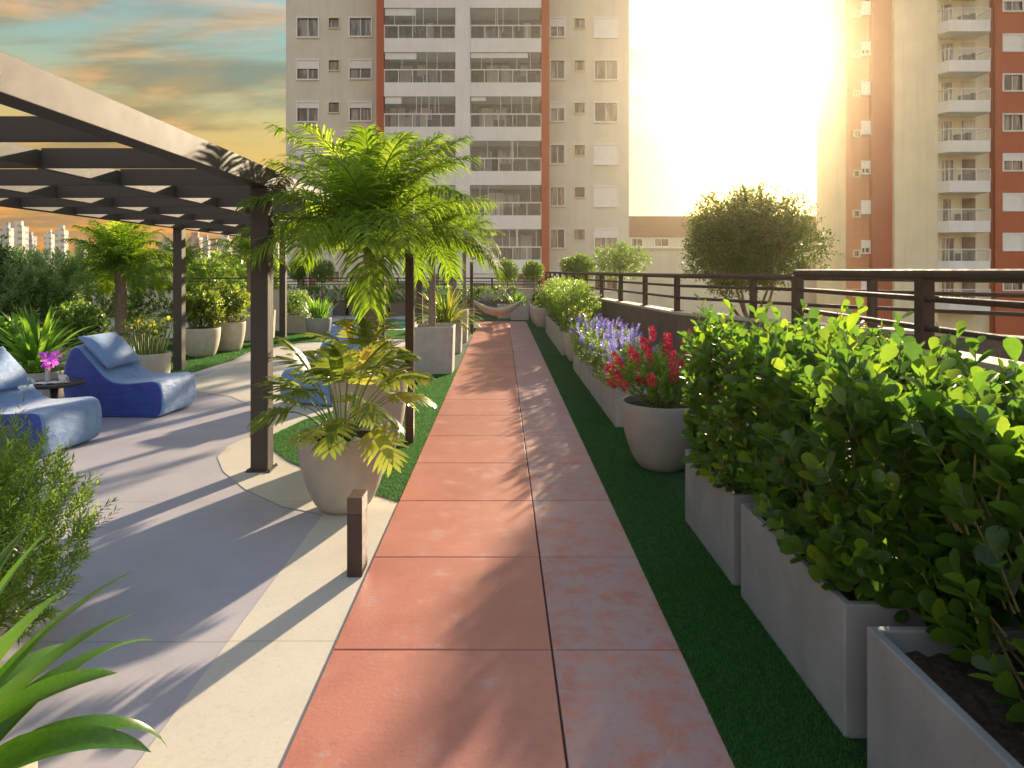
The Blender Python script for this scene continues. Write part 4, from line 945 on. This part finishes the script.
for k in range(-4, 5):
    zt = bz(141+44.3*k, Yb); zb = bz(171+44.3*k, Yb); zn = bz(185+44.3*k, Yb)
    for (a, b) in ((384, 455.5), (470, 541.4)):
        x0, x1 = bx(a, Yb)+.0, bx(b, Yb)
        s = MB().box(x0, x1, Yb, D, zn, zb).build('balcony', M['fac_white'], cb)
        zr = zb+(zt-zb)*.42; mb = MB().box(x0, x1, Yb-.02, Yb+.06, zr-.05, zr+.05); n = 5
        for i in range(n+1): xx = x0+(x1-x0-.06)*i/n; mb.box(xx, xx+.06, Yb-.01, Yb+.05, zb, zr-.05)
        for i in range(rb.choice([2, 3, 4])+1): xx = x0+.3+(x1-x0-.6)*rb.random(); mb.box(xx, xx+.04, Yb+.02, Yb+.05, zr+.05, zt)
        mb.build('balustrade', M['white'], s)
        MB().quad((x0, Yb+.02, zb), (x1, Yb+.02, zb), (x1, Yb+.02, zr), (x0, Yb+.02, zr)).build('glass_panel', M['rail_glass'], s)
        MB().quad((x0+.05, Yb+.08, zr), (x1-.05, Yb+.08, zr), (x1-.05, Yb+.08, zt), (x0+.05, Yb+.08, zt)).build('glass_panel', M['rail_glass'], s)
        d0 = x0+(x1-x0)*rb.choice([.12, .2, .3]); d1 = d0+(x1-x0)*.5
        f = MB(); f.box(d0, d1, D-.10, D-.01, zb, zt-.5); f.build('glass_door', M['glass'], s)
        f = MB(); [f.box(q, q+.07, D-.14, D-.1, zb, zt-.45) for q in (d0, (d0+d1)/2, d1-.07)]; f.build('door_frame', M['white'], s)
        f = MB()
        for q in range(rb.choice([1, 2, 3])): xx = x0+(x1-x0)*rb.uniform(.02, .8); f.box(xx, xx+rb.uniform(.5, 1.3), D-.32, D-.2, zb+.02, zt-.35)
        f.build('curtain', M['curtain'], s)
        if rb.random() < .55: q = rb.uniform(.2, .9); MB().box(x0+.06, x0+(x1-x0)*q, Yb+.12, Yb+.16, zt-(zt-zb)*rb.uniform(.12, .3), zt-.002).build('blind', M['shutter'], s)
        f = MB(); xx = x0+(x1-x0)*rb.uniform(.3, .7)
        f.box(xx, xx+.9, Yb+.8, Yb+1.5, zb+.01, zb+.75); f.box(xx+1.1, xx+1.5, Yb+.8, Yb+1.2, zb+.01, zb+.9); f.build('furniture', M['brown_metal'], s, bev=.03)
# right tower
D2 = 62.0
rt = thing('apartment_building', (0, 0, 0), 'red and cream apartment tower with white balconies at the right', 'building')
X2 = lambda p, Y=D2: bx(p, Y)
mbw = MB().box(X2(846)-.01, X2(846)+.3, D2+.0, D2+5.8, -18, 42.1); mbw.box(X2(890), X2(933), D2-.7, D2+9.1, -18, 42); mbw.box(X2(933), X2(944), D2+.3, D2+12, -18, 42); mbw.build('cream_wall', M['fac_cream'], rt)
MB().box(X2(846)+.0, X2(860.5), D2-.1, D2+5.7, -18, 42).build('red_wall', M['fac_orange'], rt)
MB().box(X2(860.5), X2(870.5), D2+.2, D2+5.9, -18, 42).build('red_wall', M['fac_orange'], rt)
MB().box(X2(870.5), X2(890), D2-.35, D2+9, -18, 42).build('red_wall', M['fac_darkred'], rt)
holes = []
for k in range(-5, 4): dy = 39.7*k; holes.append((X2(1002), X2(1020.5), bz(170.5+dy, D2), bz(155+dy, D2)))
mbw = MB(); facade(mbw, X2(993.5), X2(1085), -18, 42, D2-.2, holes); mbw.box(X2(993.5), X2(1085), D2+.05, D2+9, -18, 41.9); mbw.build('red_wall', M['fac_red'], rt)
for h in holes: window(rt, *h, D2-.2, rb.choice([0, .4, .5, 1]))
for k in range(-5, 4):
    dy = 39.7*k; z0, z1 = bz(168+dy+5, D2), bz(157+dy+5, D2)
    window(rt, X2(862), X2(869.5), z0, z1, D2+.04, rb.choice([1, 1, .6])); window(rt, X2(852.5), X2(857.5), bz(177+dy, D2), bz(171.5+dy, D2), D2-.26, 0, True)
MB().box(X2(944), X2(993.4), D2+.5, D2+12, -18, 41.8).build('balcony_back_wall', M['fac_cream'], rt)
Yq = D2-1.6
for k in range(-5, 4):
    dy = 40.2*k; zb = bz(180.5+dy, Yq); zr = bz(169+dy, Yq); zn = bz(192+dy, Yq); x0, xa, x1 = X2(943.5, Yq), X2(949, Yq), X2(992.5, Yq); z2 = zb+(bz(141, Yq)-bz(180.5, Yq))
    mb = MB(); pts = [(x0, Yq+1.0), (xa, Yq), (x1-.2, Yq), (x1, Yq+.25), (x1, D2+.49), (x0, D2+.49)]; n = len(pts)
    mb.V += [(x, y, zn) for x, y in pts]+[(x, y, zb) for x, y in pts]; mb.F += [[i, (i+1) % n, n+(i+1) % n, n+i] for i in range(n)]+[list(range(n))[::-1], [n+i for i in range(n)]]
    s = mb.build('balcony', M['fac_white'], rt)
    mb = MB()
    for (a, b) in ((0, 1), (1, 2), (2, 3), (3, 4)):
        mb.tube([(*pts[a], zr), (*pts[b], zr)], .05, 6)
    for (xx, yy) in [pts[0], pts[1], ((xa+x1)/2-.8, Yq), ((xa+x1)/2+.5, Yq), pts[2], pts[3]]: mb.box(xx-.03, xx+.03, yy, yy+.05, zb, zr)
    mb.build('balustrade', M['white'], s)
    MB().quad((xa, Yq+.03, zb), (x1-.2, Yq+.03, zb), (x1-.2, Yq+.03, zr), (xa, Yq+.03, zr)).quad((x0, Yq+1.02, zb), (xa, Yq+.03, zb), (xa, Yq+.03, zr), (x0, Yq+1.02, zr)).build('glass_panel', M['rail_glass'], s)
    w0 = x0+.3+rb.random()*.3; MB().box(w0, w0+1.7, D2+.38, D2+.49, zb, zb+2.1).build('glass_door', M['glass'], s)
    f = MB(); [f.box(q, q+.07, D2+.33, D2+.38, zb, zb+2.15) for q in (w0, w0+.82, w0+1.63)]; f.box(w0, w0+1.7, D2+.33, D2+.38, zb+2.15, zb+2.25); f.build('door_frame', M['white'], s)
    MB().box(x1-1.3, x1-.2, D2+.3, D2+.45, zb, zb+2.2).build('curtain', M['curtain'] if rb.random() < .6 else M['dark_int'], s)
    f = MB(); xx = x0+rb.uniform(1.3, 2.2); f.box(xx, xx+.8, Yq+.7, Yq+1.3, zb+.01, zb+.7); f.box(xx+.95, xx+1.3, Yq+.7, Yq+1.1, zb+.01, zb+.85); f.build('furniture', M['brown_metal'], s, bev=.03)
# low block between the towers
D3 = 70.0
lb_ = thing('low_building', (0, 0, 0), 'low brown and beige block between the two apartment towers', 'building')
x0, x1 = bx(600, D3), bx(840, D3)
MB().box(x0, x1, D3-.1, D3+14, bz(237, D3), bz(216, D3)).build('roof_band', M['fac_brown'], lb_)
hs = []
for (a, b) in ((632, 642), (655, 668), (704, 716), (735, 752), (770, 788), (803, 815)): hs.append((bx(a, D3), bx(b, D3), bz(246, D3), bz(239, D3)))
mbw = MB(); facade(mbw, x0, x1, -18, bz(237, D3), D3, hs); mbw.box(x0, x1, D3+.3, D3+13, -18, bz(238, D3)); mbw.build('wall', M['fac_beige'], lb_)
for h in hs: window(lb_, *h, D3, 0)
MB().box(x0, x1, D3-.3, D3-.02, bz(248.5, D3), bz(247, D3)).build('ledge', M['fac_white'], lb_)

# distant skyline
def m_tower(name, c, wc, sx, sz):
    m, t, p = base_mat(name); pos = t.new('ShaderNodeTexCoord').outputs['Object']
    br = t.new('ShaderNodeTexBrick'); br.offset = 0; v = t.mapping(pos, (1, 1, 1), rot=(R(90), 0, 0)); sp = t.new('ShaderNodeSeparateXYZ'); t.l.new(pos, sp.inputs[0])
    cmb = t.new('ShaderNodeCombineXYZ'); t.l.new(t.math('ADD', sp.outputs[0], sp.outputs[1]), cmb.inputs[0]); t.l.new(sp.outputs[2], cmb.inputs[1]); t.l.new(cmb.outputs[0], br.inputs[0])
    br.inputs['Scale'].default_value = 1; br.inputs['Brick Width'].default_value = sx; br.inputs['Row Height'].default_value = sz; br.inputs['Mortar Size'].default_value = .9
    br.inputs['Color1'].default_value = (*wc, 1); br.inputs['Color2'].default_value = (*[x*1.3 for x in wc], 1); br.inputs['Mortar'].default_value = (*c, 1)
    t.l.new(br.outputs[0], p.inputs['Base Color']); p.inputs['Roughness'].default_value = .7; return m
TW = [m_tower('tower_white', (.62, .60, .56), (.25, .27, .30), 4, 3), m_tower('tower_pink', (.50, .34, .30), (.22, .2, .2), 5, 3), m_tower('tower_grey', (.42, .43, .45), (.18, .2, .24), 3.5, 3.2)]
def tower(px0, px1, py, Y, mi, lb):
    x0, x1, zt = bx(px0, Y), bx(px1, Y), bz(py, Y); wd = x1-x0; r_ = thing('distant_tower', ((x0+x1)/2, Y, -18), lb, 'building', 'towers of the distant skyline')
    h_ = zt+18; MB().box(-wd/2, wd/2, 0, wd*.8, 0, h_).build('wall', TW[mi], r_); MB().box(-wd*.3, wd*.3, wd*.2, wd*.5, h_, h_+2.5).build('rooftop_tank', TW[mi], r_)
tw = [(-60, -30, 226, 300, 0, 'outermost'), (-28, -4, 232, 340, 2, 'second'), (0, 9, 228, 300, 0, 'slender white'), (10, 22, 226, 320, 0, 'broad white'), (23, 32, 236, 400, 2, 'grey low'), (44, 51, 234, 380, 0, 'thin white solitary'), (55, 64, 230, 350, 0, 'white stepped'), (74, 84, 243, 420, 2, 'small grey'),
      (128, 143, 252, 260, 0, 'near white block behind the wide palm'), (158, 170, 243, 380, 2, 'grey one left of the post'), (188, 199, 237, 340, 1, 'pink one right of the post'), (201, 208, 240, 360, 2, 'narrow grey one right of the pink one'), (209, 217, 243, 380, 1, 'shorter pink one'), (218, 229, 239, 350, 0, 'pale one'), (231, 243, 246, 400, 2, 'low grey one near the main post'), (262, 278, 244, 330, 0, 'pale one beside the main post')]
for a, b, c, Y, mi, n_ in tw: tower(a, b, c, Y, mi, n_+' distant tower on the left skyline')
# wooded slope behind the terrace
V = []; Fc = []; NX, NY = 60, 12
for j in range(NY+1):
    for i in range(NX+1): xx = -420+i*14; yy = 420+j*30; V.append((xx, yy, -18+ (26+10*math.sin(i*.35)+6*math.sin(i*.9+1))*math.sin(PI*j/NY)))
for j in range(NY):
    for i in range(NX): a = j*(NX+1)+i; Fc.append([a, a+1, a+NX+2, a+NX+1])
link_mesh('hills', V, Fc, mat('hill_green', (.05, .09, .04), .9, .4, .05), smooth=True)['kind'] = 'structure'
# city treetops between terrace and skyline
g2 = random.Random(9)
for k in range(9):
    Y = g2.uniform(75, 130); px = 95+k*23+g2.uniform(-6, 6); x = bx(px, Y); z = bz(g2.uniform(268, 276), Y)
    tree('city_tree', (x, Y, -18), 'broad city tree far below the terrace, %s from the left' % (ordn+['ninth'])[k], (0, 0, z+18-3), (5.5, 5, 4.5), z+18-6, 380, 8, .8, M['leaf_box'], 200+k, 'city trees below the terrace', 1, tr=.35, twl=1.2)

# ------------------------------------------------------------------ haze
HAZE = 0.0005
if HAZE:
    o = MB().box(-710, 710, -210, 810, -19, 44).build('haze', bpy.data.materials.new('haze_air')); m = o.data.materials[0]; m.use_nodes = True; t = NT(m.node_tree); t.n.clear()
    pv = t.new('ShaderNodeVolumePrincipled'); pv.inputs['Color'].default_value = (1.0, .86, .58, 1); pv.inputs['Density'].default_value = HAZE; pv.inputs['Anisotropy'].default_value = .88
    mo = t.new('ShaderNodeOutputMaterial'); t.l.new(pv.outputs[0], mo.inputs['Volume']); o['kind'] = 'stuff'; o['label'] = 'thin warm evening haze in the air'
